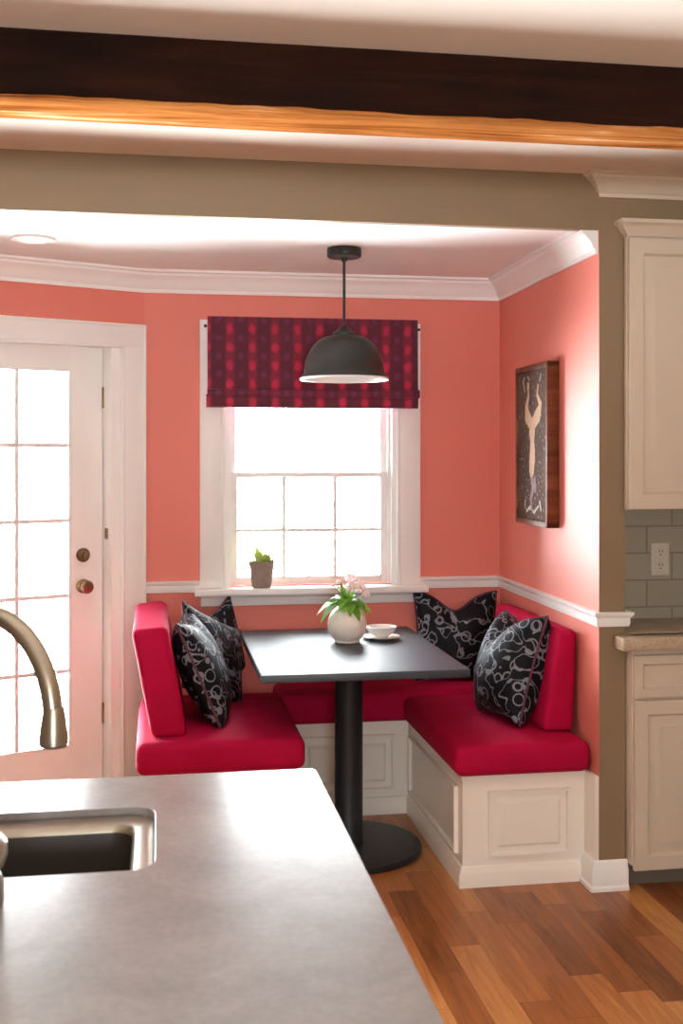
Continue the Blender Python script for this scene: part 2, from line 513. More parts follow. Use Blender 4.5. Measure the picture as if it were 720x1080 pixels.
    def build(s, name, mats, parent=None, loc=None, smooth=35, world=False, local=False):
        """links ONE mesh object. With a parent the vertices are in world space unless local=True"""
        if not isinstance(mats, (list, tuple)): mats = [mats]
        if parent is not None and not local:
            bpy.context.view_layer.update()
            bmesh.ops.transform(s.bm, matrix=world_of(parent).inverted(), verts=s.bm.verts)
        if parent is None and loc is not None:
            bmesh.ops.translate(s.bm, vec=-Vector(loc), verts=s.bm.verts)
        me = bpy.data.meshes.new(name)
        s.bm.to_mesh(me); s.bm.free()
        for m in mats: me.materials.append(m)
        if smooth:
            for p in me.polygons: p.use_smooth = True
            me.set_sharp_from_angle(angle=R(smooth))
        o = bpy.data.objects.new(name, me)
        COL.objects.link(o)
        if parent is not None: o.parent = parent
        elif loc is not None: o.location = loc
        return o

def world_of(o):
    m = o.matrix_basis.copy()
    while o.parent:
        o = o.parent
        m = o.matrix_basis @ m
    return m

def tag(o, label=None, cat=None, group=None, kind=None):
    if label: o['label'] = label
    if cat: o['category'] = cat
    if group: o['group'] = group
    if kind: o['kind'] = kind
    return o

def empty(name, loc=(0, 0, 0), rotz=0.0, rot=None):
    o = bpy.data.objects.new(name, None)
    o.empty_display_size = 0.05
    COL.objects.link(o)
    o.location = loc
    o.rotation_euler = rot if rot else (0, 0, rotz)
    return o

def struct(name, mb, mats, parent=None, label=None, cat=None, **kw):
    o = mb.build(name, mats, parent, **kw)
    o['kind'] = 'structure'
    tag(o, label, cat)
    return o

def raised_panel(mb, lo, hi, y, frame=0.0, depth=0.008, ogee=0.02, axis='y', sgn=-1, field=True):
    """a raised field inside a recessed moulding on a face: rectangle lo..hi in the face plane at coordinate y;
    geometry steps out by depth along sgn"""
    (a0, b0), (a1, b1) = lo, hi
    w = 0.009
    depth *= 1.5
    rings = [(0, 0.0), (0.003, depth), (0.010, depth), (0.014, 0.001), (0.013 + ogee, 0.001)]
    if field: rings += [(0.013 + ogee + 0.011, depth * 1.1), (0.013 + ogee + 0.014, depth * 1.1)]
    b2 = bmesh.new()
    def P(a, b, h):
        if axis == 'y': return (a, y + sgn * h, b)
        return (y + sgn * h, a, b)
    vs = []
    for ins, h in rings:
        vs.append([b2.verts.new(P(a, b, h)) for a, b in ((a0 + ins, b0 + ins), (a1 - ins, b0 + ins), (a1 - ins, b1 - ins), (a0 + ins, b1 - ins))])
    for p, q in zip(vs[:-1], vs[1:]):
        for i in range(4):
            b2.faces.new((p[i], p[(i + 1) % 4], q[(i + 1) % 4], q[i]))
    b2.faces.new(vs[-1])
    bmesh.ops.recalc_face_normals(b2, faces=b2.faces)
    # make sure normals look outwards
    f = b2.faces[:][-1]
    f.normal_update()
    want = Vector((0, sgn, 0)) if axis == 'y' else Vector((sgn, 0, 0))
    if f.normal.dot(want) < 0:
        bmesh.ops.reverse_faces(b2, faces=b2.faces)
    mb.merge(b2)

# ------------------------------------------------------------------ layout (metres; camera stands at x=0,y=0)
CX, CY = -0.056, 4.92          # corner of the back wall and the angled door wall
BACK = 4.92
DANG = R(24)
FRONT = 3.70                   # plane of the opening between kitchen and nook
RW0, RW1 = 1.510, 1.535        # right nook wall, front and back
NC = 2.30                      # nook ceiling
KC = 2.48                      # kitchen ceiling
LX, RX, NY = -2.6, 2.02, -2.6  # kitchen left wall, right wall, wall behind the camera
DC, DS = math.cos(DANG), math.sin(DANG)
def dw(t, dep=0.0):            # point on the door wall: t metres left of the corner, dep outwards
    return (CX - t * DC - dep * DS, CY - t * DS + dep * DC)

# ---------------------------------------------------------------- shell
mb = MB(); mb.box((LX - .2, NY - .2, -0.1), (RX + .2, 5.3, 0.0))
struct('floor', mb, M['floor'], label='oak strip floor in mixed brown tones', smooth=0)

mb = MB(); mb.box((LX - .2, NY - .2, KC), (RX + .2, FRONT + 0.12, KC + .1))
struct('ceiling', mb, M['ceiling_shaded'], smooth=0, label='white kitchen ceiling')
mb = MB(); mb.box((LX - .2, FRONT + 0.03, NC), (RW1 + .1, 5.3, NC + .1))
struct('ceiling_nook', mb, M['ceiling'], smooth=0, label='bright white ceiling of the dining nook')

# header over the opening; the same plane carries on above the wall cabinets
mb = MB(); mb.box((LX, FRONT, 2.287), (1.606, FRONT + 0.03, KC)); mb.box((1.606, FRONT, 2.318), (RX, 4.05, KC))
struct('wall_header', mb, M['greige'], smooth=0, label='greige header wall over the nook opening')

# back wall with the window opening
WX0, WX1, WZ0, WZ1 = 0.284, 1.055, 0.932, 2.06
mb = MB()
mb.prism([(CX, BACK), (WX0, BACK), (WX0, BACK + .14), (CX - .062, BACK + .14)], 0, NC); mb.box((WX1, BACK, 0), (1.70, BACK + .14, NC))
mb.box((WX0, BACK, 0), (WX1, BACK + .14, WZ0)); mb.box((WX0, BACK, WZ1), (WX1, BACK + .14, NC))
struct('wall_back', mb, M['coral'], smooth=0, label='coral back wall with the window')

# right wall of the nook, its greige end forms the pillar
b = MB()
b.prism([(RW0, FRONT), (1.606, FRONT), (1.606, 4.96), (RW1, 4.96)], 0, 2.287, 'z')
for f in b.bm.faces:
    f.normal_update()
    f.material_index = 0 if f.normal.x < -0.5 else 1
struct('wall_right', b, [M['coral'], M['greige']], smooth=0, label='coral side wall ending in a greige pillar')

# angled wall with the door opening (local frame of the wall: x along it, y outwards)
DOOR_R, DOOR_L, DOOR_T = -0.105, -1.13, 1.985
mb = MB()
mb.box((DOOR_R, 0, 0), (0.0, .12, NC)); mb.box((DOOR_L, 0, DOOR_T), (DOOR_R, .12, NC)); mb.box((-1.40, 0, 0), (DOOR_L, .12, NC)); mb.box((-2.85, 0, 0), (-2.40, .12, NC)); mb.box((-2.40, 0, 0), (-1.40, .12, .80)); mb.box((-2.40, 0, 2.05), (-1.40, .12, NC))
dwl = struct('wall_left', mb, M['coral'], smooth=0, label='coral angled wall around the door')
dwl.location = (CX, CY, 0); dwl.rotation_euler = (0, 0, DANG)

# kitchen walls
mb = MB(); mb.box((1.606, 4.05, 0), (RX + .1, 4.17, KC)); 
struct('wall_kitchen', mb, M['tile'], smooth=0, label='wall behind the counter in grey subway tile')
mb = MB(); mb.box((RX, NY - .12, 0), (RX + .12, 4.05, KC))
struct('wall_east', mb, M['greige'], smooth=0)
# left kitchen wall
mb = MB()
z0, z1 = 1.1, 1.85
mb.box((LX - .12, NY - .12, 0), (LX, 4.05, KC))
struct('wall_west', mb, M['greige'], smooth=0)
# wall behind the camera, with an unseen opening sized to light the kitchen
mb = MB()
x0, x1 = -.4, .5
mb.box((LX, NY - .12, 0), (x0, NY, KC)); mb.box((x1, NY - .12, 0), (RX, NY, KC))
mb.box((x0, NY - .12, 0), (x1, NY, z0)); mb.box((x0, NY - .12, z1), (x1, NY, KC))
struct('wall_south', mb, M['greige'], smooth=0)

# ---------------------------------------------------------------- mouldings
crown = [(0, -.095), (.010, -.095), (.013, -.080), (.020, -.074), (.030, -.050), (.050, -.030), (.060, -.024), (.064, -.014), (.078, -.010), (.078, 0), (0, 0)]
def crown_at(z, k=1.0):
    return [(o * k, z + h * k) for o, h in crown]
mb = MB(); mb.sweep([dw(2.75), (CX, CY), (RW1, BACK), (RW0 + .001, FRONT + .008)], crown_at(NC, 0.97), side=-1)
struct('trim_1', mb, M['white'], label='white crown moulding around the nook ceiling')
mb = MB(); mb.sweep([(1.517, FRONT + .02), (1.517, FRONT), (RX, FRONT)], crown_at(KC, 0.84), side=-1)
struct('trim_2', mb, M['cabinet'], label='crown moulding over the kitchen cabinets')
rail = [(0, -.026), (.010, -.026), (.013, -.016), (.013, .004), (.020, .010), (.024, .018), (.024, .024), (0, .024)]
def rail_at(z, k=1.0): return [(o * k, z + h) for o, h in rail]
mb = MB(); mb.sweep([(CX - .0, BACK), (0.184, BACK)], rail_at(.939), side=-1)
struct('trim_3', mb, M['white'], label='white chair rail left of the window')
mb = MB(); mb.sweep([(1.158, BACK), (RW1, BACK), (RW0, FRONT), (1.606, FRONT), (1.606, FRONT + .06)], rail_at(.938), side=-1)
struct('trim_4', mb, M['white'], label='white chair rail right of the window and around the pillar')
plinth = [(0, 0), (.024, 0), (.024, .012), (.017, .018), (.017, .070), (.012, .078), (.010, .092), (.004, .100), (0, .102)]
mb = MB(); mb.sweep([(1.496, 3.80), (1.496, FRONT), (1.611, FRONT)], plinth, side=-1)
struct('baseboard_right', mb, M['white'], label='white baseboard wrapping the pillar foot')

# ---------------------------------------------------------------- window
win = empty('window_1', ((WX0 + WX1) / 2, BACK, WZ0)); tag(win, 'white sash window over the back bench', 'window', kind='structure')
mb = MB()
cw0, cw1 = 0.181, 1.160
for xa, xb in ((cw0, WX0), (WX1, cw1)):
    mb.box((xa, BACK - .022, WZ0), (xb, BACK, 2.085), .003)
mb.box((cw0, BACK - .023, 1.985), (cw1, BACK, 2.095), .003)
mb.box((WX0 - .012, BACK - .028, WZ0), (WX0 + .004, BACK - .02, 2.0), .002); mb.box((WX1 - .004, BACK - .028, WZ0), (WX1 + .012, BACK - .02, 2.0), .002)
mb.build('casing', M['white'], win)
mb = MB()
mb.box((WX0 - .004, BACK - .003, WZ0), (WX0 + .022, BACK + .14, WZ1)); mb.box((WX1 - .022, BACK - .003, WZ0), (WX1 + .004, BACK + .14, WZ1))
mb.box((WX0, BACK - .003, WZ1 - .02), (WX1, BACK + .14, WZ1 + .004))
for x in (WX0 + .022, WX1 - .034): mb.box((x, BACK + .034, WZ0), (x + .012, BACK + .048, WZ1 - .02))
mb.build('jamb', M['white'], win)
mb = MB()
mb.box((0.157, BACK - .085, .902), (1.183, BACK - .0, .932), .006, 3); mb.box((WX0 + .001, BACK - .01, .902), (WX1 - .001, BACK + .13, .931))
mb.build('sill', M['white'], win)
mb = MB(); mb.prism([(BACK, .852), (BACK - .014, .852), (BACK - .018, .862), (BACK - .018, .885), (BACK - .03, .902), (BACK, .902)], 0.186, 1.155, 'x')
mb.build('apron', M['white'], win)
def sash(name, x0, x1, z0, z1, y, fw, top, bot, mx, mz, th=.03):
    mb = MB()
    mb.box((x0, y, z0), (x0 + fw, y + th, z1), .003); mb.box((x1 - fw, y, z0), (x1, y + th, z1), .003)
    mb.box((x0 + fw - .002, y + .001, z0), (x1 - fw + .002, y + th - .001, z0 + bot), .003); mb.box((x0 + fw - .002, y + .001, z1 - top), (x1 - fw + .002, y + th - .001, z1), .003)
    o = mb.build(name, M['white'], win)
    if mx or mz:
        mm = MB()
        for x in mx: mm.box((x - .008, y + .004, z0 + bot), (x + .008, y + th - .004, z1 - top), .002)
        for z in mz: mm.box((x0 + fw, y + .005, z - .008), (x1 - fw, y + th - .005, z + .008), .002)
        mm.build('glazing_bars', M['white'], o)
    mg = MB(); mg.box((x0 + fw - .004, y + th / 2 - .002, z0 + bot - .004), (x1 - fw + .004, y + th / 2 + .002, z1 - top + .004))
    mg.build('glass', M['glass'], o, smooth=0)
    return o
sash('lower_sash', .308, 1.031, .934, 1.432, BACK + .05, .040, .022, .034, (.556, .786), (1.174,))
sash('upper_sash', .308, 1.031, 1.40, 2.038, BACK + .085, .034, .034, .03, (), ())

# ---------------------------------------------------------------- door
door = empty('door_1', (CX, CY, 0), DANG); tag(door, 'white glazed door with fifteen panes left of the nook', 'door', kind='structure')
def dbuild(mb, name, mats, parent, **kw): return mb.build(name, mats, parent, local=True, **kw)
mb = MB()   # casing: flat board with an inner bead
for xa, xb in ((-.105, -.003), (DOOR_L, DOOR_L - .102)):
    a, b_ = min(xa, xb), max(xa, xb)
    mb.box((a, -.024, 0), (b_, 0, 2.062), .003)
mb.box((DOOR_L - .102, -.025, 1.968), (-.003, 0, 2.064), .003)
mb.box((-.112, -.034, 0), (-.100, 0, 1.975), .003); mb.box((DOOR_L - .005, -.034, 0), (DOOR_L + .007, 0, 1.975), .003); mb.box((DOOR_L, -.034, 1.963), (-.10, 0, 1.975), .003)
mb.box((-.012, -.032, 0), (-.003, 0, 2.066), .003); mb.box((DOOR_L - .102, -.034, 2.054), (-.003, 0, 2.066), .003)
dbuild(mb, 'casing', M['white'], door)
mb = MB()
mb.box((-.153, -.004, 0), (-.105, .16, 1.985)); mb.box((-.166, .130, 0), (-.150, .16, 1.972)); mb.box((DOOR_L, .130, 1.950), (-.150, .16, 1.98)); mb.box((DOOR_L, -.004, 0), (DOOR_L + .02, .16, 1.985)); mb.box((DOOR_L, -.004, 1.972), (-.105, .16, 1.99))
dbuild(mb, 'jamb', M['white'], door)
mb = MB(); mb.box((DOOR_L - .02, .0, 0), (-.10, .16, .022), .004)
dbuild(mb, 'threshold', M['white'], door)
# leaf: stiles, rails
lx0, lx1, ly0, ly1 = DOOR_L + .024, -.156, .085, .128
gx0, gx1, gz0, gz1 = DOOR_L + .155, -.298, .275, 1.868
mb = MB()
mb.box((gx1, ly0, .024), (lx1, ly1, 1.9715), .003); mb.box((lx0, ly0, .024), (gx0, ly1, 1.9715), .003)
mb.box((gx0, ly0, .024), (gx1, ly1, gz0)); mb.box((gx0, ly0, gz1), (gx1, ly1, 1.9715))
for xa, xb in ((gx1 - .008, gx1 + .004), (gx0 - .004, gx0 + .008)): mb.box((xa, ly0 - .003, gz0), (xb, ly0 + .01, gz1), .002)
mb.box((gx0, ly0 - .003, gz1 - .008), (gx1, ly0 + .01, gz1 + .004), .002); mb.box((gx0, ly0 - .003, gz0 - .004), (gx1, ly0 + .01, gz0 + .008), .002)
leaf = dbuild(mb, 'door_leaf', M['white'], door)
mb = MB()
for i in (1, 2): 
    x = gx0 + (gx1 - gx0) * i / 3; mb.box((x - .009, ly0 + .006, gz0), (x + .009, ly1 - .006, gz1), .003)
for i in range(1, 5):
    z = gz0 + (gz1 - gz0) * i / 5; mb.box((gx0, ly0 + .007, z - .009), (gx1, ly1 - .007, z + .009), .003)
dbuild(mb, 'glazing_bars', M['white'], leaf)
mb = MB(); mb.box((gx0 - .003, .104, gz0 - .003), (gx1 + .003, .109, gz1 + .003))
dbuild(mb, 'glass', M['glass'], leaf, smooth=0)
RX90 = Matrix.Rotation(R(90), 4, 'X')
mb = MB()
mb.lathe([(0, 0), (.030, 0), (.030, .006), (.024, .010), (.012, .012), (.011, .03), (.018, .036), (.027, .046), (.028, .056), (.022, .066), (0, .069)], (-.244, ly0, .951), 28, M4=RX90)
tag(dbuild(mb, 'door_knob', M['bronze'], leaf), 'round bronze door knob')
mb = MB()
mb.lathe([(0, 0), (.030, 0), (.030, .008), (.025, .014), (.021, .016), (.020, .026), (.015, .030), (0, .030)], (-.244, ly0, 1.083), 28, M4=RX90)
mb.box((-.249, ly0 - .048, 1.066), (-.239, ly0 - .028, 1.100), .003)
tag(dbuild(mb, 'deadbolt', M['bronze'], leaf), 'round bronze deadbolt turn')
for z in (1.755, .40):
    mb = MB(); mb.tube([(-.152, ly0 - .004, z - .045), (-.152, ly0 - .004, z + .045)], .0065, 10); mb.box((-.158, ly0 - .002, z - .045), (-.130, ly0 + .002, z + .045), .001)
    dbuild(mb, 'hinge', M['bronze'], door)
mb = MB(); mb.box((-.156, .030, 1.150), (-.152, .064, 1.196), .001); mb.box((-.158, .038, 1.158), (-.154, .056, 1.171), .001); mb.box((-.158, .038, 1.176), (-.154, .056, 1.189), .001)
tag(dbuild(mb, 'strike_plate', M['bronze'], door), 'small bronze plate on the jamb')

# added window beyond the left edge of the view, there to brighten the nook
w2 = empty('window_added', (CX, CY, 0), DANG); tag(w2, 'added unseen window left of the door, brightening the nook', 'window', kind='structure')
mb = MB()
for xa, xb in ((-2.40, -2.34), (-1.46, -1.40)): mb.box((xa, .02, .80), (xb, .07, 2.05), .003)
mb.box((-2.34, .021, .80), (-1.46, .069, .86), .003); mb.box((-2.34, .021, 1.99), (-1.46, .069, 2.05), .003); mb.box((-2.34, .03, 1.40), (-1.46, .06, 1.44), .003)
dbuild(mb, 'frame', M['white'], w2)
mb = MB(); mb.box((-2.345, .043, .855), (-1.455, .047, 1.995)); dbuild(mb, 'glass', M['glass'], w2, smooth=0)

# ---------------------------------------------------------------- ceiling beam
rng = random.Random(3)
bm_ = bmesh.new()
nx = 150; bx0, bx1 = LX, RX
def beam_profile(x):
    f = noise.noise(Vector((x * 2.2, 1.3, 0))) * .006 + noise.noise(Vector((x * 9, 4.3, 0))) * .003
    g = noise.noise(Vector((x * 3.1, 7.7, 0))) * .004 + noise.noise(Vector((x * 14, 2.2, 0))) * .004
    h = noise.noise(Vector((x * 1.7, 11.7, 0))) * .006
    y0, y1, z0 = 2.652, 2.85 + h, 2.324
    return [(y0 + f * .5, KC + .01, 0), (y0 + f, 2.43, 0), (y0 - f * .6, 2.38, 0), (y0 + f * .5, z0 + .020 + g, 0), (y0 + .006 + f * .4, z0 + .006 + g, 0),
            (y0 + .024 + g, z0 + g * .4, 1), (y0 + .07, z0 - .002 + f * .3, 1), (y0 + .13, z0 + h * .3, 1), (y1 - .016, z0 + .001, 1), (y1, z0 + .014, 0), (y1 + f, KC + .01, 0)]
rings = []
for i in range(nx + 1):
    x = bx0 + (bx1 - bx0) * i / nx
    rings.append(([bm_.verts.new((x, y, z)) for y, z, _ in beam_profile(x)], [k for _, _, k in beam_profile(x)]))
for (a, k), (b_, _) in zip(rings[:-1], rings[1:]):
    for j in range(len(a) - 1):
        f = bm_.faces.new((a[j], a[j + 1], b_[j + 1], b_[j]))
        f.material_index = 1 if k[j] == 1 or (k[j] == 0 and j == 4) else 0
bm_.faces.new(rings[0][0]); bm_.faces.new(rings[-1][0])
bmesh.ops.recalc_face_normals(bm_, faces=bm_.faces)
mb = MB(); mb.bm.free(); mb.bm = bm_
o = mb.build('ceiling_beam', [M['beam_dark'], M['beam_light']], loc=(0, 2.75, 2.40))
tag(o, 'rustic dark timber beam across the ceiling with a bare orange underside', 'beam')

# ---------------------------------------------------------------- downlight in the nook ceiling
dl = empty('recessed_downlight', (-.45, 4.24, NC)); tag(dl, 'round white recessed downlight in the nook ceiling near the door', 'light')
mb = MB(); mb.lathe([(.050, -.001), (.052, -.010), (.078, -.008), (.082, 0), (.05, 0)], (-.45, 4.24, NC), 40); mb.build('trim_ring', M['white'], dl)
mb = MB(); mb.lathe([(0, -.003), (.051, -.003), (.051, -.0005), (0, -.0005)], (-.45, 4.24, NC), 40); mb.build('lens', M['lamp_lens'], dl)

# ---------------------------------------------------------------- pendant lamp
PX, PY = .706, 4.25
pl = empty('pendant_lamp', (PX, PY, 1.80)); tag(pl, 'charcoal dome pendant lamp hanging over the table', 'lamp')
mb = MB(); mb.lathe([(0, NC), (.064, NC), (.066, NC - .004), (.066, NC - .030), (.062, NC - .035), (.0, NC - .036)], (PX, PY, 0), 48); mb.build('ceiling_canopy', M['shade'], pl)
mb = MB(); mb.tube([(PX, PY, NC - .03), (PX, PY, 1.985)], .0055, 12); mb.lathe([(0, NC - .05), (.010, NC - .05), (.012, NC - .034), (0, NC - .034)], (PX, PY, 0), 16); mb.build('rod', M['black'], pl)
mb = MB()
mb.lathe([(0, 2.004), (.012, 2.003), (.018, 1.998), (.022, 1.990), (.030, 1.984), (.040, 1.980), (.044, 1.975), (.044, 1.966), (.038, 1.962), (0, 1.960)], (PX, PY, 0), 40)
mb.build('cap', M['shade'], pl)
outer = [(.036, 1.966), (.046, 1.964)]
for i in range(1, 15):
    a = R(90) * i / 15
    outer.append((.046 + .108 * math.sin(a) ** 1.0, 1.823 + .141 * math.cos(a) ** 1.05))
outer += [(.155, 1.822), (.164, 1.808), (.168, 1.800)]
inner = [(r - .004, z - .002) for r, z in outer[::-1]] + [(0, 1.962)]
mb = MB(); mb.lathe(outer + [(.1685, 1.797), (.166, 1.796)], (PX, PY, 0), 64); o = mb.build('lamp_shade', M['shade'], pl, smooth=50)
mb = MB(); mb.lathe([(.1672, 1.7955), (.165, 1.7965)] + inner, (PX, PY, 0), 64); mb.lathe([(.1695, 1.803), (.1712, 1.7985), (.1690, 1.794), (.1655, 1.7962)], (PX, PY, 0), 64)
mb.build('shade_lining', M['shade_in'], o, smooth=50)
mb = MB(); mb.lathe([(0, 1.96), (.02, 1.96), (.02, 1.915), (.0, 1.915)], (PX, PY, 0), 20); so = mb.build('socket', M['black'], pl)
mb = MB(); mb.lathe([(0, 1.855), (.014, 1.857), (.025, 1.868), (.028, 1.882), (.022, 1.900), (.013, 1.916), (0, 1.918)], (PX, PY, 0), 24); mb.build('bulb', M['bulb'], so)

# ---------------------------------------------------------------- roman blind
rb = empty('roman_blind', (.675, BACK - .03, 1.72)); tag(rb, 'maroon patterned roman blind folded up over the window', 'blind')
BX0, BX1 = .212, 1.138
def blind_sheet(prof, x0, x1, th, name, nseg=40, sag=.003, seed=0):
    b2 = bmesh.new(); front = []; back = []
    for i in range(nseg + 1):
        x = x0 + (x1 - x0) * i / nseg
        w = math.sin(PI * i / nseg)
        wig = noise.noise(Vector((x * 5, seed, 0))) * .004
        front.append([b2.verts.new((x, y + wig * k, z - sag * w * k)) for y, z, k in prof])
        back.append([b2.verts.new((x, y + th + wig * k, z - sag * w * k)) for y, z, k in prof])
    m = len(prof)
    for A in (front, back):
        for a, b_ in zip(A[:-1], A[1:]):
            for j in range(m - 1): b2.faces.new((a[j], a[j + 1], b_[j + 1], b_[j]))
    for i in range(nseg):
        for j in (0, m - 1): b2.faces.new((front[i][j], back[i][j], back[i + 1][j], front[i + 1][j]))
    for i in (0, nseg):
        for j in range(m - 1): b2.faces.new((front[i][j], front[i][j + 1], back[i][j + 1], back[i][j]))
    bmesh.ops.recalc_face_normals(b2, faces=b2.faces)
    mb = MB(); mb.bm.free(); mb.bm = b2
    return mb.build(name, M['blind'], rb)
yb = BACK - .062
blind_sheet([(yb, 2.106, 0), (yb - .001, 2.0, .4), (yb - .003, 1.9, .8), (yb - .006, 1.82, 1), (yb - .008, 1.786, 1)], BX0, BX1, .004, 'fabric_panel')
blind_sheet([(yb - .001, 1.792, .5), (yb - .016, 1.796, 1), (yb - .024, 1.790, 1), (yb - .026, 1.775, 1), (yb - .022, 1.762, 1), (yb - .006, 1.758, 1)], BX0 - .002, BX1 + .004, .004, 'fold', seed=3)
blind_sheet([(yb + .004, 1.764, .5), (yb - .014, 1.769, 1), (yb - .020, 1.760, 1), (yb - .020, 1.735, 1), (yb - .016, 1.716, 1), (yb, 1.714, 1)], BX0 - .006, BX1 - .002, .004, 'fold', seed=6)
mb = MB(); mb.box((BX0 + .004, yb + .005, 2.066), (BX1 - .004, BACK - .024, 2.104), .002); mb.build('headrail', M['white'], rb)
for x in (BX0 - .014, BX1 + .002):
    mb = MB(); mb.tube([(x, yb + .018, 2.066), (x + .012, yb + .018, 2.066)], .006, 12); mb.box((x + .003, yb + .016, 2.061), (x + .009, BACK - .022, 2.071)); mb.build('bracket', M['black'], rb)

# ---------------------------------------------------------------- banquette: three upholstered bench units
def cushion(mb, lo, hi, r=.028, crown_=.012, n=22):
    """upholstered block: rounded edges, softly domed top"""
    b2 = bmesh.new()
    bmesh.ops.create_cube(b2, size=1.0)
    for v in b2.verts: v.co = Vector(((lo[i] + hi[i]) / 2 + v.co[i] * (hi[i] - lo[i]) for i in range(3)))
    bmesh.ops.bevel(b2, geom=b2.edges[:], offset=r, segments=5, profile=0.5, affect='EDGES')
    long = [e for e in b2.edges if e.calc_length() > .1]
    bmesh.ops.subdivide_edges(b2, edges=long, cuts=9, use_grid_fill=True)
    for v in b2.verts:
        fx = (v.co.x - lo[0]) / (hi[0] - lo[0]); fy = (v.co.y - lo[1]) / (hi[1] - lo[1]); fz = (v.co.z - lo[2]) / (hi[2] - lo[2])
        d = max(0, min(1, 16 * fx * (1 - fx) * fy * (1 - fy)))
        if fz > .5: v.co.z += crown_ * d ** .6 + .003 * noise.noise(v.co * 7)
        side = 4 * fz * (1 - fz)
        v.co.y += (.006 * side) * (1 if fy > .5 else -1) * min(1, abs(fy - .5) * 2)
        v.co.x += (.005 * side) * (1 if fx > .5 else -1) * min(1, abs(fx - .5) * 2)
    mb.merge(b2)
base_mould = [(0, 0), (.016, 0), (.016, .046), (.011, .056), (.007, .068), (0, .072)]

# right bench
RBx = 1.050; RBy = 3.80
rbn = empty('banquette_bench', (1.28, 4.2, 0)); tag(rbn, 'red cushioned bench with white panelled base along the right wall', 'bench')
mb = MB(); mb.prism([(RBx, RBy), (RW0 - .004, RBy), (RW1 - .008, 4.905), (RBx, 4.905)], 0, .392, 'z')
mb.prism([(RBx - .006, RBy - .006), (RW0 - .004, RBy - .006), (RW0 - .004, RBy), (RBx - .006, RBy)], .372, .390)
base = mb.build('base', M['bench'], rbn, smooth=0)
mb = MB(); raised_panel(mb, (1.140, .098), (1.440, .332), RBy, sgn=-1, ogee=.022, depth=.009); mb.build('front_panel', M['bench'], base)
mb = MB(); raised_panel(mb, (RBy + .06, .095), (4.60, .335), RBx, axis='x', sgn=-1, field=False, depth=.010); mb.build('side_panel', M['bench'], base)
mb = MB(); mb.sweep([(RBx, 4.66), (RBx, RBy), (1.488, RBy)], base_mould, side=-1); mb.build('base_moulding', M['bench'], base)
mb = MB(); cushion(mb, (1.018, 3.752, .392), (1.500, 4.60, .500), crown_=.012)
sc = mb.build('seat_cushion', M['red'], rbn)
# backrest: wedge with rounded edges
def backrest(mb, sec, y0, y1, r=.03, flip=False):
    mb.prism(sec, y0, y1, 'y', bev=r, seg=4)
mb = MB(); backrest(mb, [(1.372, .505), (1.492, .505), (1.506, .872), (1.436, .872)], 3.885, 4.665, .024); mb.build('backrest', M['red'], rbn)

mb = MB(); mb.box((1.496, FRONT + .001, 0), (RW0 + .001, 3.80, .392), .002)
struct('trim_5', mb, M['bench'], label='cream end board between the right bench and the pillar')
# back bench
bbn = empty('banquette_bench', (.74, 4.78, 0)); tag(bbn, 'red cushioned bench with white panelled base under the window', 'bench')
BBy = 4.64
mb = MB(); mb.box((.52, BBy, 0), (1.046, 4.905, .390)); base = mb.build('base', M['bench'], bbn, smooth=0)
mb = MB(); raised_panel(mb, (.58, .098), (.985, .335), BBy, sgn=-1, ogee=.024); mb.build('front_panel', M['bench'], base)
mb = MB(); mb.sweep([(.52, BBy), (1.034, BBy)], base_mould, side=-1); mb.build('base_moulding', M['bench'], base)
mb = MB(); cushion(mb, (.50, 4.605, .390), (1.50, 4.905, .516), crown_=.006); mb.build('seat_cushion', M['red'], bbn)

# left bench
lbn = empty('banquette_bench', (.22, 4.3, 0)); tag(lbn, 'red cushioned bench with a slanted backrest on the door side', 'bench')
mb = MB(); mb.box((-.055, 3.96, 0), (.485, 4.60, .398)); base = mb.build('base', M['bench'], lbn, smooth=0)
mb = MB(); raised_panel(mb, (0.03, .098), (.40, .335), 3.96, sgn=-1); mb.build('front_panel', M['bench'], base)
mb = MB(); raised_panel(mb, (4.02, .098), (4.56, .335), .485, axis='x', sgn=1, field=False); mb.build('side_panel', M['bench'], base)
mb = MB(); mb.sweep([(-.055, 3.96), (.485, 3.96), (.485, 4.62)], base_mould, side=-1); mb.build('base_moulding', M['bench'], base)
mb = MB(); cushion(mb, (-.070, 3.912, .400), (.510, 4.60, .512), crown_=.012); mb.build('seat_cushion', M['red'], lbn)
mb = MB(); backrest(mb, [(-.020, .512), (.105, .512), (.036, .905), (-.092, .895)], 3.985, 4.73, .024); mb.build('backrest', M['red'], lbn)
mb = MB(); mb.box((-.066, 4.60, 0), (.50, 4.73, .40)); mb.build('rear_box', M['bench'], lbn, smooth=0)
mb = MB(); cushion(mb, (-.066, 4.59, .400), (.505, 4.735, .508), crown_=.003); mb.build('corner_pad', M['red'], lbn)

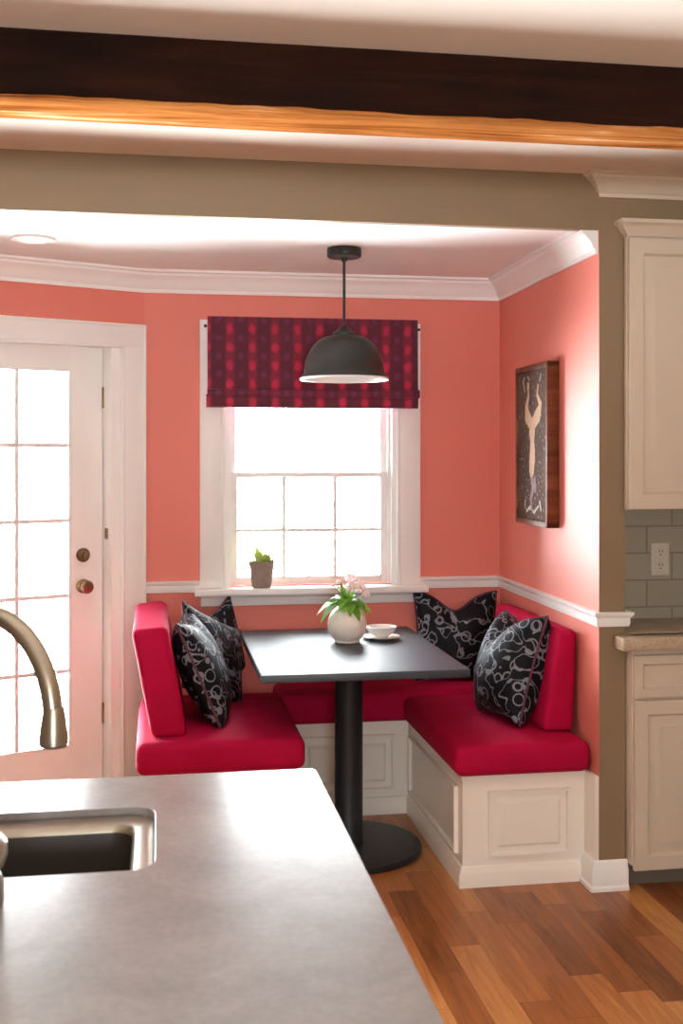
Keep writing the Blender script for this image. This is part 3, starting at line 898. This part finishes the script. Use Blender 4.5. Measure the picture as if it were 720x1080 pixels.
# ---------------------------------------------------------------- throw pillows
def make_pillow(w, h, t, chop=0.0, chopx=0.0, seed=0, ear=.09):
    n = 34
    b2 = bmesh.new()
    def pos(a, c, sgn):
        x = a * w / 2 * (1 - ear * (1 - c * c) ** 1.0 * 1.0)
        z = c * h / 2 * (1 - ear * (1 - a * a))
        g = math.exp(-((a - chopx) / .42) ** 2)
        up = max(0.0, (c + .35) / 1.35) ** 1.6
        z -= chop * g * up
        th = t / 2 * (max(0, 1 - a * a) * max(0, 1 - c * c)) ** .42
        th *= 1 - .45 * math.exp(-((a - chopx) / .22) ** 2) * up * (1 if chop else 0)
        th += .006 * noise.noise(Vector((a * 2.5 + seed, c * 2.5, sgn))) * (1 - max(abs(a), abs(c)))
        return Vector((x, sgn * th, z + h / 2))
    ids = {}
    for sgn in (-1, 1):
        for i in range(n + 1):
            for j in range(n + 1):
                a, c = math.sin((i / n - .5) * PI * .98) / math.sin(PI * .49), math.sin((j / n - .5) * PI * .98) / math.sin(PI * .49)
                edge = i in (0, n) or j in (0, n)
                if edge and sgn == 1: ids[(sgn, i, j)] = ids[(-1, i, j)]
                else: ids[(sgn, i, j)] = b2.verts.new(pos(a, c, sgn))
    for sgn in (-1, 1):
        for i in range(n):
            for j in range(n):
                q = [ids[(sgn, i, j)], ids[(sgn, i + 1, j)], ids[(sgn, i + 1, j + 1)], ids[(sgn, i, j + 1)]]
                b2.faces.new(q if sgn == -1 else q[::-1])
    loop = [(i, 0) for i in range(n)] + [(n, j) for j in range(n)] + [(i, n) for i in range(n, 0, -1)] + [(0, j) for j in range(n, 0, -1)]
    pts = [ids[(-1, i, j)].co.copy() for i, j in loop]
    mb = MB(); mb.bm.free(); mb.bm = b2
    mp = MB(); mp.tube(pts, .0048, 8, closed=True)
    return mb, mp
def pillow(label, loc, yaw, lean, roll, w, h, t, chop=0, chopx=0, seed=0):
    mb, mp = make_pillow(w, h, t, chop, chopx, seed)
    o = mb.build('throw_pillow', M['scroll'], smooth=80)
    o.rotation_mode = 'XYZ'
    m = Matrix.Translation(loc) @ Matrix.Rotation(R(yaw), 4, 'Z') @ Matrix.Rotation(R(-lean), 4, 'X') @ Matrix.Translation((0, 0, h / 2)) @ Matrix.Rotation(R(roll), 4, 'Y') @ Matrix.Translation((0, 0, -h / 2))
    o.matrix_basis = m
    mp.build('piping', M['piping'], o, local=True, smooth=80)
    tag(o, label, 'pillow', 'black scroll-patterned throw pillows on the benches')
    return o
pillow('black pillow with plum piping, seen nearly edge-on against the slanted left backrest', (.250, 4.265, .512), 84, 23, 0, .41, .42, .17, .02, 0, 1)
pillow('black scroll pillow tilted behind the edge-on one on the left bench', (.256, 4.475, .540), 57, 16, 24, .41, .34, .12, .0, 0, 5)
pillow('black pillow mostly hidden in the left corner, only its pointed top under the window sill', (.278, 4.790, .52), 55, 2, -20, .27, .35, .09, 0, 0, 9)
pillow('black scroll pillow with a dented top in the far right corner behind the table', (1.292, 4.765, .519), -9, 13, 0, .37, .395, .15, .07, -.02, 13)
pillow('black scroll pillow with two pointed ears leaning on the right backrest', (1.272, 4.12, .510), -84, 18, -4, .37, .41, .25, .05, -.1, 17)

# ---------------------------------------------------------------- dining table
TX0, TX1, TY0, TY1 = .343, 1.070, 3.770, 4.770
tcx, tcy = .722, 4.24
tb = empty('dining_table', (tcx, tcy, 0)); tag(tb, 'black rectangular pedestal table in the middle of the nook', 'table')
mb = MB(); mb.box((TX0, TY0, .737), (TX1, TY1, .765), .004, 2); mb.build('tabletop', M['tabletop'], tb)
mb = MB(); mb.box((tcx - .22, tcy - .22, .722), (tcx + .22, tcy + .22, .737), .003); mb.build('mounting_plate', M['black'], tb)
mb = MB(); mb.lathe([(0, .02), (.060, .02), (.056, .032), (.0535, .04), (.0535, .71), (.058, .722), (0, .722)], (tcx, tcy, 0), 48); mb.build('column', M['black'], tb)
mb = MB(); mb.lathe([(0, 0), (.276, 0), (.279, .004), (.279, .018), (.274, .023), (.20, .028), (.06, .034), (0, .034)], (tcx, tcy, 0), 72); mb.build('base_disc', M['black'], tb)

# vase and flowers
VX, VY, VZ = .742, 4.395, .765
mb = MB()
prof = [(0, 0), (.044, 0), (.050, .004)]
for i in range(1, 16):
    a = R(-58 + 118 * i / 15)
    prof.append((.080 * math.cos(a) - .002, .072 + .080 * math.sin(a)))
prof += [(.037, .143), (.033, .146), (.031, .143), (.038, .132), (.06, .11), (.07, .075), (.06, .04), (.035, .015), (0, .012)]
mb.lathe(prof, (VX, VY, VZ), 48)
o = mb.build('vase', M['ceramic'], loc=(VX, VY, VZ), smooth=60); tag(o, 'round white ceramic vase holding flowers on the table', 'vase')

def leaf_mesh(b2, base, direc, up, ln, wd, droop=.3, mi=0, n=7):
    d = Vector(direc).normalized(); u = Vector(up); sd = d.cross(u)
    if sd.length < 1e-3: sd = d.cross(Vector((1, 0, 0)))
    sd.normalize(); u = sd.cross(d).normalized()
    rows = []
    for i in range(n + 1):
        t = i / n
        c = Vector(base) + d * ln * t - Vector((0, 0, 1)) * droop * ln * t * t
        wv = wd * math.sin(PI * min(1, (t * .93 + .05)) ** .8) * (1 if i < n else .02)
        rows.append([b2.verts.new(c - sd * wv + u * wv * .25), b2.verts.new(c), b2.verts.new(c + sd * wv + u * wv * .25)])
    for a, b_ in zip(rows[:-1], rows[1:]):
        for j in range(2):
            f = b2.faces.new((a[j], a[j + 1], b_[j + 1], b_[j])); f.material_index = mi

fb = empty('flower_bouquet', (VX, VY, VZ + .14)); tag(fb, 'leafy bouquet of pale pink blossoms in the white vase', 'flowers')
rg = random.Random(11)
ms = MB(); ml = bmesh.new()
top = Vector((VX, VY, VZ + .135))
blos = []
stems = [(-.035, -.01, .105), (.015, .0, .085), (.045, -.01, .09), (.06, .02, .075), (.02, .03, .115), (-.02, .02, .07), (.075, -.005, .055), (-.055, .02, .09)]
for sx_, sy_, sz_ in stems:
    e = top + Vector((sx_, sy_, sz_))
    mid = top + Vector((sx_ * .35, sy_ * .35, sz_ * .55))
    ms.tube([top + Vector((sx_ * .15, sy_ * .15, -.10)), top + Vector((sx_ * .1, sy_ * .1, 0)), mid, e], [.002, .002, .0016, .001], 6)
    blos.append(e)
ms.build('stems', M['stem'], fb)
leafspec = [(-.9, -.15, .35, .115, .024, .75), (-.95, -.35, .12, .10, .022, .9), (-.55, -.5, .7, .075, .022, .5), (.85, -.3, .3, .085, .022, .8), (.5, -.6, .5, .075, .022, .9), (.1, -.8, .5, .065, .022, 1.1), (-.25, -.7, .55, .07, .021, .9),
            (.95, .2, .3, .085, .022, .9), (-.8, .3, .6, .08, .022, .6), (.3, .7, .6, .07, .020, .5), (-.15, -.3, 1, .075, .019, .2), (.3, -.25, 1, .07, .019, .2), (.65, -.1, .75, .075, .020, .6), (-.4, .2, .95, .085, .018, .2),
            (.0, -.9, .1, .055, .019, 1.1), (.4, -.85, .15, .065, .020, 1.0), (.75, -.55, .05, .07, .019, 1.0), (-.5, -.8, .3, .06, .019, 1.0), (-.3, -.1, 1, .10, .016, .1)]
for k, (x, y, z, ln, wd, dr) in enumerate(leafspec):
    d = Vector((x, y, z)).normalized()
    o_ = top + Vector((d.x * .022, d.y * .022, .008 + rg.uniform(0, .03)))
    leaf_mesh(ml, o_, d, (0, 0, 1), ln, wd * 1.25, dr, 0)
mm = MB(); mm.bm.free(); mm.bm = ml
mm.build('leaves', M['leaf'], fb, smooth=60)
def blossom(c, r, rg):
    b2 = bmesh.new()
    m = 46
    for k in range(m):
        z = 1 - 1.55 * (k + .5) / m; q = math.sqrt(max(0, 1 - z * z)); a = k * 2.39996
        n = Vector((math.cos(a) * q, math.sin(a) * q, z))
        t = n.cross(Vector((0, 0, 1)) if abs(n.z) < .9 else Vector((1, 0, 0))).normalized()
        t = (Matrix.Rotation(rg.uniform(0, 6.28), 3, n) @ t)
        leaf_mesh(b2, Vector(c) + n * r * .72 - t * r * .25, t + n * .35, n, r * .62, r * .24, 0, 0, 4)
    mb = MB(); mb.bm.free(); mb.bm = b2
    return mb
for i, e in enumerate(blos):
    r = (.012, .022, .026, .024, .024, .016, .018, .010)[i]
    blossom(e, r, rg).build('blossom', M['petal'], fb, smooth=60)

# bowl and saucer
BX, BY = .892, 4.455
mb = MB(); mb.lathe([(0, 0), (.036, 0), (.040, .003), (.074, .011), (.075, .013), (.072, .0135), (.038, .007), (0, .006)], (BX, BY, VZ), 48)
o = mb.build('saucer', M['bowlwhite'], loc=(BX, BY, VZ), smooth=50); tag(o, 'white saucer under the small bowl on the table', 'saucer')
mb = MB(); mb.lathe([(0, 0), (.026, 0), (.028, .005), (.046, .016), (.059, .032), (.063, .044), (.061, .0445), (.055, .033), (.036, .016), (.02, .009), (0, .008)], (BX, BY, VZ + .0075), 48)
o = mb.build('bowl', M['bowlwhite'], loc=(BX, BY, VZ + .0075), smooth=50); tag(o, 'small white bowl on a saucer right of the vase', 'bowl')

# plant pot on the sill
QX, QY, QZ = .448, BACK - .030, .932
pp = empty('potted_plant', (QX, QY, QZ)); tag(pp, 'small pale green plant in a taupe pot on the window sill', 'plant')
mb = MB(); mb.lathe([(0, 0), (.039, 0), (.042, .003), (.047, .04), (.053, .08), (.0565, .105), (.0575, .110), (.0565, .114), (.052, .114), (.050, .105), (.046, .098)], (QX, QY, QZ), 40); mb.build('pot', M['pot'], pp, smooth=50)
mb = MB(); mb.lathe([(0, .103), (.03, .102), (.0515, .100), (.0515, .092), (0, .092)], (QX, QY, QZ), 32); mb.build('soil', M['soil'], pp)
b2 = bmesh.new(); rg = random.Random(4)
for k in range(70):
    a = rg.uniform(0, 2 * PI); el = rg.uniform(.45, 1.5); r0 = rg.uniform(0, .035)
    d = Vector((math.cos(a) * math.cos(el), math.sin(a) * math.cos(el) * .6, math.sin(el)))
    leaf_mesh(b2, (QX + r0 * math.cos(a), QY + r0 * math.sin(a) * .8, QZ + .100), d, (0, 0, 1), rg.uniform(.06, .105), rg.uniform(.010, .016), rg.uniform(.1, .6), 0, 5)
mb = MB(); mb.bm.free(); mb.bm = b2; mb.build('foliage', M['pale_leaf'], pp, smooth=60)

# ---------------------------------------------------------------- framed picture on the right wall
py0, py1, pz0, pz1 = 4.115, 4.515, 1.228, 1.868
px = 1.527
ang = math.atan2(RW1 - RW0, BACK - FRONT)
pic = empty('framed_picture', (RW0 + (4.315 - FRONT) * (RW1 - RW0) / (BACK - FRONT) - .002, 4.315, pz0), -ang); tag(pic, 'tall narrow painting of a pale figure in a brown wooden frame', 'picture')
hw, hh = .205, pz1 - pz0   # local: y along the wall, -x into the room
D = .048
mb = MB()
for ya, yb_, za, zb in ((-hw, -hw + .022, 0, hh), (hw - .022, hw, 0, hh), (-hw, hw, 0, .022), (-hw, hw, hh - .022, hh)):
    mb.box((-D, ya, za), (0, yb_, zb), .002)
dbuild(mb, 'frame', M['frame_wood'], pic)
mb = MB(); mb.box((-D + .008, -hw + .02, .02), (-D + .014, hw - .02, hh - .02)); cv = dbuild(mb, 'canvas', M['canvas'], pic)
def stroke(pts, r, m, name):
    """flat painted brush mark, 1 mm proud of the canvas"""
    b2 = bmesh.new(); n = len(pts); rows = []
    P = [Vector(p) for p in pts]
    for i in range(n):
        d = (P[min(n - 1, i + 1)] - P[max(0, i - 1)]).normalized(); s_ = Vector((-d.y, d.x)) * r[i]
        rows.append([P[i] + s_, P[i] - s_])
    x = -D + .0075
    vv = [[b2.verts.new((x, q.x, q.y)) for q in row] for row in rows]
    for a, b_ in zip(vv[:-1], vv[1:]): b2.faces.new((a[0], a[1], b_[1], b_[0]))
    bmesh.ops.recalc_face_normals(b2, faces=b2.faces)
    g = bmesh.ops.extrude_face_region(b2, geom=b2.faces[:])
    bmesh.ops.translate(b2, vec=(.001, 0, 0), verts=[v for v in g['geom'] if isinstance(v, bmesh.types.BMVert)])
    bmesh.ops.recalc_face_normals(b2, faces=b2.faces)
    return b2
def strokes(lst, name, m):
    mb = MB()
    for pts, r in lst: mb.merge(stroke(pts, r, None, None))
    dbuild(mb, name, m, cv)
# local y runs away from the camera, so picture-left is +y
strokes([([(0.0, .41), (0.005, .37), (0.0, .33)], [.028, .036, .022]), ([(0.0, .33), (.0, .27), (.012, .21), (.01, .19)], [.026, .034, .028, .012]),
         ([(.01, .40), (.07, .44), (.075, .48), (.05, .52), (.055, .55)], [.026, .032, .018, .012, .008]), ([(-.005, .40), (-.075, .44), (-.10, .48), (-.06, .52), (-.075, .56)], [.026, .032, .018, .010, .008]),
         ([(.055, .545), (.055, .575)], [.016, .012])], 'painted_figure', M['art_tan'])
strokes([([(.01, .20), (-.01, .15), (.02, .10), (.0, .05)], [.012, .018, .016, .008]), ([(-.03, .19), (-.04, .13)], [.010, .012])], 'painted_skirt', M['art_plum'])
for pts, r in [([(.10, .54), (.12, .58), (.10, .60)], [.004, .006, .003]), ([(-.09, .57), (-.11, .60)], [.005, .004]), ([(.06, .60), (.04, .58)], [.004, .004]), ([(.08, .05), (.03, .07), (-.02, .05), (-.08, .08)], [.005, .008, .006, .004]), ([(-.09, .10), (-.11, .06)], [.006, .005]), ([(.09, .10), (.10, .07)], [.005, .005])]:
    strokes([(pts, r)], 'painted_fleck', M['art_grey'])

# ---------------------------------------------------------------- kitchen cabinets on the right
def panel_door(mb, x0, x1, z0, z1, y, th=.02, stile=.05, flat=False):
    """cabinet front with a frame, an inner moulding and a raised field; face at y, back at y+th"""
    rings = [(0, 0), (0.0, -th + .002), (.002, -th), (stile, -th), (stile + .003, -th + .007), (stile + .008, -th + .013), (stile + .020, -th + .013)]
    if not flat: rings += [(stile + .042, -th + .004), (stile + .046, -th + .004)]
    b2 = bmesh.new(); vs = []
    for ins, h in rings:
        vs.append([b2.verts.new((a, y + th + h, c)) for a, c in ((x0 + ins, z0 + ins), (x1 - ins, z0 + ins), (x1 - ins, z1 - ins), (x0 + ins, z1 - ins))])
    for p, q in zip(vs[:-1], vs[1:]):
        for i in range(4): b2.faces.new((p[i], p[(i + 1) % 4], q[(i + 1) % 4], q[i]))
    b2.faces.new(vs[-1]); b2.faces.new(vs[0][::-1])
    bmesh.ops.recalc_face_normals(b2, faces=b2.faces)
    mb.merge(b2)
KX0, KX1 = 1.612, 1.985
bc = empty('base_cabinet', ((KX0 + KX1) / 2, 3.85, 0)); tag(bc, 'cream base cabinet with one drawer and a panelled door right of the pillar', 'cabinet')
mb = MB(); mb.box((KX0, 3.660, .09), (KX1, 4.045, .838), .002); carc = mb.build('carcass', M['cabinet'], bc)
mb = MB(); mb.box((KX0 + .012, 3.73, 0), (KX1, 4.04, .09)); mb.build('toe_kick', M['toe'], bc)
mb = MB(); panel_door(mb, KX0 + .004, KX1 - .004, .672, .818, 3.640, stile=.030, flat=True); dr = mb.build('drawer', M['cabinet'], bc, smooth=25)
mb = MB(); mb.lathe([(0, 0), (.010, 0), (.009, .004), (.006, .012), (.008, .018), (.014, .022), (.015, .027), (.010, .031), (0, .032)], ((KX0 + KX1) / 2, 3.641, .745), 24, M4=RX90); mb.build('knob', M['plastic'], dr)
mb = MB(); panel_door(mb, KX0 + .004, KX1 - .004, .078, .662, 3.640, stile=.048); mb.build('door', M['cabinet'], bc, smooth=25)

mb = MB(); mb.box((1.560, 3.610, .838), (RX - .005, 3.697, .884), .006, 3); mb.box((1.609, 3.66, .838), (RX - .005, 4.046, .884), .004)
o = mb.build('kitchen_worktop', M['stone'], loc=(1.8, 3.85, .84)); tag(o, 'beige stone worktop on the base cabinet right of the pillar', 'worktop')

UX0, UX1 = 1.598, 1.985
uc = empty('wall_cabinet', ((UX0 + UX1) / 2, 3.87, 1.316)); tag(uc, 'cream wall cabinet with a raised panel door above the tile', 'cabinet')
mb = MB(); mb.box((1.608, 3.690, 1.319), (UX1, 4.045, 2.30), .002); mb.box((UX0, 3.672, 1.318), (UX1, 3.694, 2.268), .001); mb.build('carcass', M['cabinet'], uc)
mb = MB(); panel_door(mb, UX0 + .003, UX1 - .003, 1.320, 2.254, 3.652, stile=.052); mb.build('door', M['cabinet'], uc, smooth=25)
mb = MB(); mb.sweep([(UX0 + .006, 3.695), (UX0 + .006, 3.668), (UX1, 3.668)], [(0, 2.262), (.006, 2.262), (.010, 2.272), (.022, 2.284), (.032, 2.300), (.040, 2.304), (.042, 2.316), (0, 2.316)], side=-1); mb.build('cornice', M['cabinet'], uc)

# outlet
ox, oz = 1.897, 1.110
ot = empty('wall_outlet', (ox, 4.05, oz)); tag(ot, 'ivory double power outlet on the grey tile', 'outlet')
mb = MB(); mb.box((ox - .037, 4.044, oz - .062), (ox + .037, 4.050, oz + .062), .003, 2); mb.build('cover_plate', M['plastic'], ot)
for dz in (-.026, .026):
    mb = MB(); mb.lathe([(0, 0), (.018, 0), (.018, .0025), (.016, .0035), (0, .0035)], (ox, 4.0445, oz + dz), 24, M4=RX90); so = mb.build('socket', M['plastic'], ot)
    mb = MB()
    for dx in (-.006, .006): mb.box((ox + dx - .0012, 4.0395, oz + dz - .001), (ox + dx + .0012, 4.0415, oz + dz + .009))
    mb.lathe([(0, 0), (.0028, 0), (.0028, .001), (0, .001)], (ox, 4.041, oz + dz - .009), 12, M4=RX90)
    mb.build('slots', M['slot'], so, smooth=0)

# ---------------------------------------------------------------- island
IX0, IX1, IY0, IY1, IZ = -2.05, .295, .80, 2.11, .91
isl = empty('kitchen_island', (-.88, 1.45, 0)); tag(isl, 'kitchen island body below the grey worktop in the foreground', 'island')
mb = MB()
for lo, hi in (((IX0 + .03, IY0 + .25, .09), (IX1 - .03, IY0 + .28, .874)), ((IX0 + .03, IY1 - .06, .09), (IX1 - .03, IY1 - .03, .874)), ((IX0 + .03, IY0 + .25, .09), (IX0 + .06, IY1 - .03, .874)), ((IX1 - .06, IY0 + .25, .09), (IX1 - .03, IY1 - .03, .874)), ((IX0 + .03, IY0 + .25, .09), (IX1 - .03, IY1 - .03, .12))):
    mb.box(lo, hi, .002)
carc = mb.build('carcass', M['cabinet'], isl)
mb = MB(); mb.box((IX0 + .08, IY0 + .30, 0), (IX1 - .08, IY1 - .08, .09)); mb.build('plinth', M['toe'], isl)
mb = MB(); raised_panel(mb, (IY0 + .32, .16), (IY1 - .10, .80), IX1 - .03, axis='x', sgn=1); mb.build('end_panel', M['cabinet'], carc)
for i in range(4):
    xa = IX0 + .08 + i * .56
    mb = MB(); raised_panel(mb, (xa, .16), (xa + .50, .80), IY1 - .03, sgn=1); mb.build('back_panel', M['cabinet'], carc)

def rrect(x0, x1, y0, y1, r, seg=6):
    out = []
    for cx_, cy_, a0 in ((x1 - r, y1 - r, 0), (x0 + r, y1 - r, 90), (x0 + r, y0 + r, 180), (x1 - r, y0 + r, 270)):
        for i in range(seg + 1):
            a = R(a0 + 90 * i / seg); out.append((cx_ + r * math.cos(a), cy_ + r * math.sin(a)))
    return out
HX0, HX1, HY0, HY1 = -.66, -.004, 1.632, 1.926
b2 = bmesh.new()
ol = rrect(IX0, IX1, IY0, IY1, .014, 4); il = rrect(HX0, HX1, HY0, HY1, .038, 6)
lid = []
for loop in (ol, il):
    vs = [b2.verts.new((x, y, IZ - .004)) for x, y in loop]
    for i in range(len(vs)): lid.append(b2.edges.new((vs[i], vs[(i + 1) % len(vs)])))
bmesh.ops.triangle_fill(b2, use_beauty=True, edges=lid)
# delete anything that filled the hole
for f in [f for f in b2.faces if HX0 + .04 < f.calc_center_median().x < HX1 - .04 and HY0 + .03 < f.calc_center_median().y < HY1 - .03 and all(HX0 - .001 <= v.co.x <= HX1 + .001 and HY0 - .001 <= v.co.y <= HY1 + .001 for v in f.verts)]:
    b2.faces.remove(f)
for f in b2.faces:
    f.normal_update()
    if f.normal.z > 0: f.normal_flip()
top_f = bmesh.ops.extrude_face_region(b2, geom=b2.faces[:])
vs = [v for v in top_f['geom'] if isinstance(v, bmesh.types.BMVert)]
for v in vs: v.co.z = IZ
for v in b2.verts:
    if v not in vs: v.co.z = IZ - .036
bmesh.ops.recalc_face_normals(b2, faces=b2.faces)
mb = MB(); mb.bm.free(); mb.bm = b2
o = mb.build('island_worktop', M['quartz'], loc=(-.88, 1.45, IZ - .036), smooth=40)
bv = o.modifiers.new('edge', 'BEVEL'); bv.width = .004; bv.segments = 3; bv.limit_method = 'ANGLE'; bv.angle_limit = R(50)
tag(o, 'warm grey quartz worktop of the island in the foreground', 'worktop')

# sink (undermounted): ledge, bowl
sk = empty('kitchen_sink', (-.33, 1.77, .70)); tag(sk, 'brushed steel sink set into the island worktop', 'sink')
b2 = bmesh.new()
loops = [(HX0 - .012, HX1 + .012, HY0 - .012, HY1 + .012, .05, .8725), (HX0 + .002, HX1 - .002, HY0 + .002, HY1 - .002, .038, .8725), (HX0 + .003, HX1 - .003, HY0 + .003, HY1 - .003, .038, .897),
         (HX0 + .012, HX1 - .012, HY0 + .004, HY1 - .012, .036, .900), (HX0 + .030, HX1 - .030, HY0 + .006, HY1 - .044, .034, .896), (HX0 + .036, HX1 - .036, HY0 + .008, HY1 - .050, .034, .885),
         (HX0 + .040, HX1 - .040, HY0 + .010, HY1 - .054, .034, .74), (HX0 + .06, HX1 - .06, HY0 + .03, HY1 - .074, .03, .722), (-.40, -.26, 1.72, 1.79, .03, .718)]
rr = []
for x0, x1, y0, y1, r, z in loops:
    rr.append([b2.verts.new((x, y, z)) for x, y in rrect(x0, x1, y0, y1, r, 6)])
for a, b_ in zip(rr[:-1], rr[1:]):
    for i in range(len(a)): b2.faces.new((a[i], a[(i + 1) % len(a)], b_[(i + 1) % len(a)], b_[i]))
b2.faces.new(rr[-1])
bmesh.ops.recalc_face_normals(b2, faces=b2.faces)
for f in b2.faces: f.material_index = 1 if f.calc_center_median().z < .889 else 0
mb = MB(); mb.bm.free(); mb.bm = b2
tag(mb.build('basin', [M['steel'], M['shaded_bowl']], sk, smooth=40), 'sink bowl coloured dark for its shade, with a bright steel ledge')
mb = MB(); mb.lathe([(0, .7185), (.028, .7185), (.04, .7225), (.043, .7215), (.043, .717), (0, .717)], (-.33, 1.755, 0), 28); mb.build('drain', M['nickel'], sk)

# faucet: high arc from behind the sink, its pull-down head over the bowl
fc = empty('kitchen_faucet', (-.375, 1.985, IZ)); tag(fc, 'brushed nickel gooseneck faucet arching over the sink', 'faucet')
fx, fy = -.375, 1.985; ex, ey = -.158, 1.775
ctr = Vector(((fx + ex) / 2, (fy + ey) / 2, 1.095)); rad = Vector((ex - fx, ey - fy, 0)).length / 2
dr_ = Vector((ex - fx, ey - fy, 0)).normalized()
pts = [Vector((fx, fy, IZ + .05)), Vector((fx, fy, 1.0)), Vector((fx, fy, 1.06))]
for i in range(25):
    a = PI - (PI - .06) * i / 24
    pts.append(ctr + dr_ * rad * math.cos(a) + Vector((0, 0, rad * math.sin(a) * 1.0)))
mb = MB(); mb.tube(pts, .0158, 20); mb.build('spout', M['nickel'], fc)
e = pts[-1]
mb = MB(); mb.lathe([(0, 1.056), (.0205, 1.056), (.0232, 1.060), (.0226, 1.072), (.0172, 1.112), (.0160, 1.116), (0, 1.116)], (e.x + .001, e.y - .001, 0), 28); sp = mb.build('spray_head', M['nickel'], fc)
mb = MB(); mb.lathe([(0, 1.0555), (.014, 1.0555), (.014, 1.0565), (0, 1.0565)], (e.x + .001, e.y - .001, 0), 24); mb.build('nozzle', M['slot'], sp)
mb = MB(); mb.lathe([(0, IZ), (.031, IZ), (.031, IZ + .006), (.024, IZ + .012), (.022, IZ + .075), (.017, IZ + .085), (0, IZ + .085)], (fx, fy, 0), 28); mb.build('base', M['nickel'], fc)
mb = MB(); mb.tube([(fx - .02, fy, IZ + .05), (fx - .05, fy, IZ + .052), (fx - .10, fy - .01, IZ + .085)], [.010, .008, .006], 12); mb.build('handle', M['nickel'], fc)

# dispenser at the left frame edge
sx0, sy0 = -.242, 1.535
sd = empty('soap_dispenser', (sx0, sy0, IZ)); tag(sd, 'brushed metal dispenser cut off by the left frame edge beside the sink', 'dispenser')
mb = MB(); mb.lathe([(0, 0), (.040, 0), (.042, .004), (.042, .030), (.038, .040), (.030, .046), (0, .048)], (sx0, sy0, IZ), 32); mb.build('base', M['nickel'], sd)
mb = MB(); mb.lathe([(0, .044), (.030, .044), (.042, .052), (.047, .066), (.046, .082), (.036, .094), (.018, .100), (0, .101)], (sx0, sy0, IZ), 32); mb.build('head', M['nickel'], sd)

# ---------------------------------------------------------------- light
W = bpy.data.worlds.new('sky'); S.world = W; W.use_nodes = True
nt = W.node_tree; bg = nt.nodes['Background']
bg.inputs['Color'].default_value = (0.92, 0.975, 1.0, 1); bg.inputs['Strength'].default_value = 1.0
tc = N(nt, 'ShaderNodeTexCoord'); sx = N(nt, 'ShaderNodeSeparateXYZ'); L(nt, tc.outputs['Generated'], sx.inputs[0])
mr = N(nt, 'ShaderNodeMapRange'); L(nt, sx.outputs['Z'], mr.inputs['Value'])
for k, v in zip(('From Min', 'From Max', 'To Min', 'To Max'), (-.12, .02, 92.0, 42.0)): mr.inputs[k].default_value = v   # lower half made brighter than the sky to lift the nook ceiling
L(nt, mr.outputs[0], bg.inputs['Strength'])

def area(name, loc, rot, sx_, sy_, power, col=(1, 1, 1), portal=False):
    l = bpy.data.lights.new(name, 'AREA'); l.shape = 'RECTANGLE'; l.size = sx_; l.size_y = sy_; l.energy = power; l.color = col
    if portal: l.cycles.is_portal = True
    o = bpy.data.objects.new(name, l); COL.objects.link(o); o.location = loc; o.rotation_euler = rot
    return o
# portals in the openings tell the renderer where daylight enters
area('daylight_window', ((WX0 + WX1) / 2, BACK + .16, 1.5), (R(-90), 0, 0), .78, 1.12, 1, portal=True)
p = dw(.62, .18); area('daylight_door', (p[0], p[1], 1.08), (R(-90), 0, DANG), .9, 1.75, 1, portal=True)
p = dw(1.9, .15); area('daylight_side', (p[0], p[1], 1.42), (R(-90), 0, DANG), 1.0, 1.25, 1, portal=True)
area('daylight_south', (.05, NY - .14, 1.475), (R(90), 0, 0), .9, .75, 1, portal=True)

sun = bpy.data.lights.new('sun', 'SUN'); sun.energy = 9.0; sun.angle = R(14); sun.color = (1.0, .96, .92)
so = bpy.data.objects.new('sun', sun); COL.objects.link(so)
so.rotation_euler = Vector((.93, -.24, -.31)).to_track_quat('-Z', 'Y').to_euler()

# ---------------------------------------------------------------- camera
cam = bpy.data.cameras.new('camera'); co = bpy.data.objects.new('camera', cam); COL.objects.link(co)
co.location = (0, 0, 1.5); co.rotation_euler = (R(90), 0, -math.atan(194 / 1185))
cam.sensor_fit = 'AUTO'; cam.sensor_width = 36; cam.lens = 1185 / 1080 * 36
cam.shift_y = -58 / 1080
cam.clip_start = .05
cam.dof.use_dof = True; cam.dof.focus_distance = 4.2; cam.dof.aperture_fstop = 7.0
S.camera = co

S.view_settings.view_transform = 'Standard'; S.view_settings.look = 'None'; S.view_settings.gamma = 1.0
S.view_settings.use_curve_mapping = False
S.view_settings.exposure = 0.0
S.cycles.max_bounces = 10; S.cycles.diffuse_bounces = 6; S.cycles.glossy_bounces = 4; S.cycles.transparent_max_bounces = 12
S.cycles.use_denoising = True
S.cycles.sample_clamp_indirect = 8.0
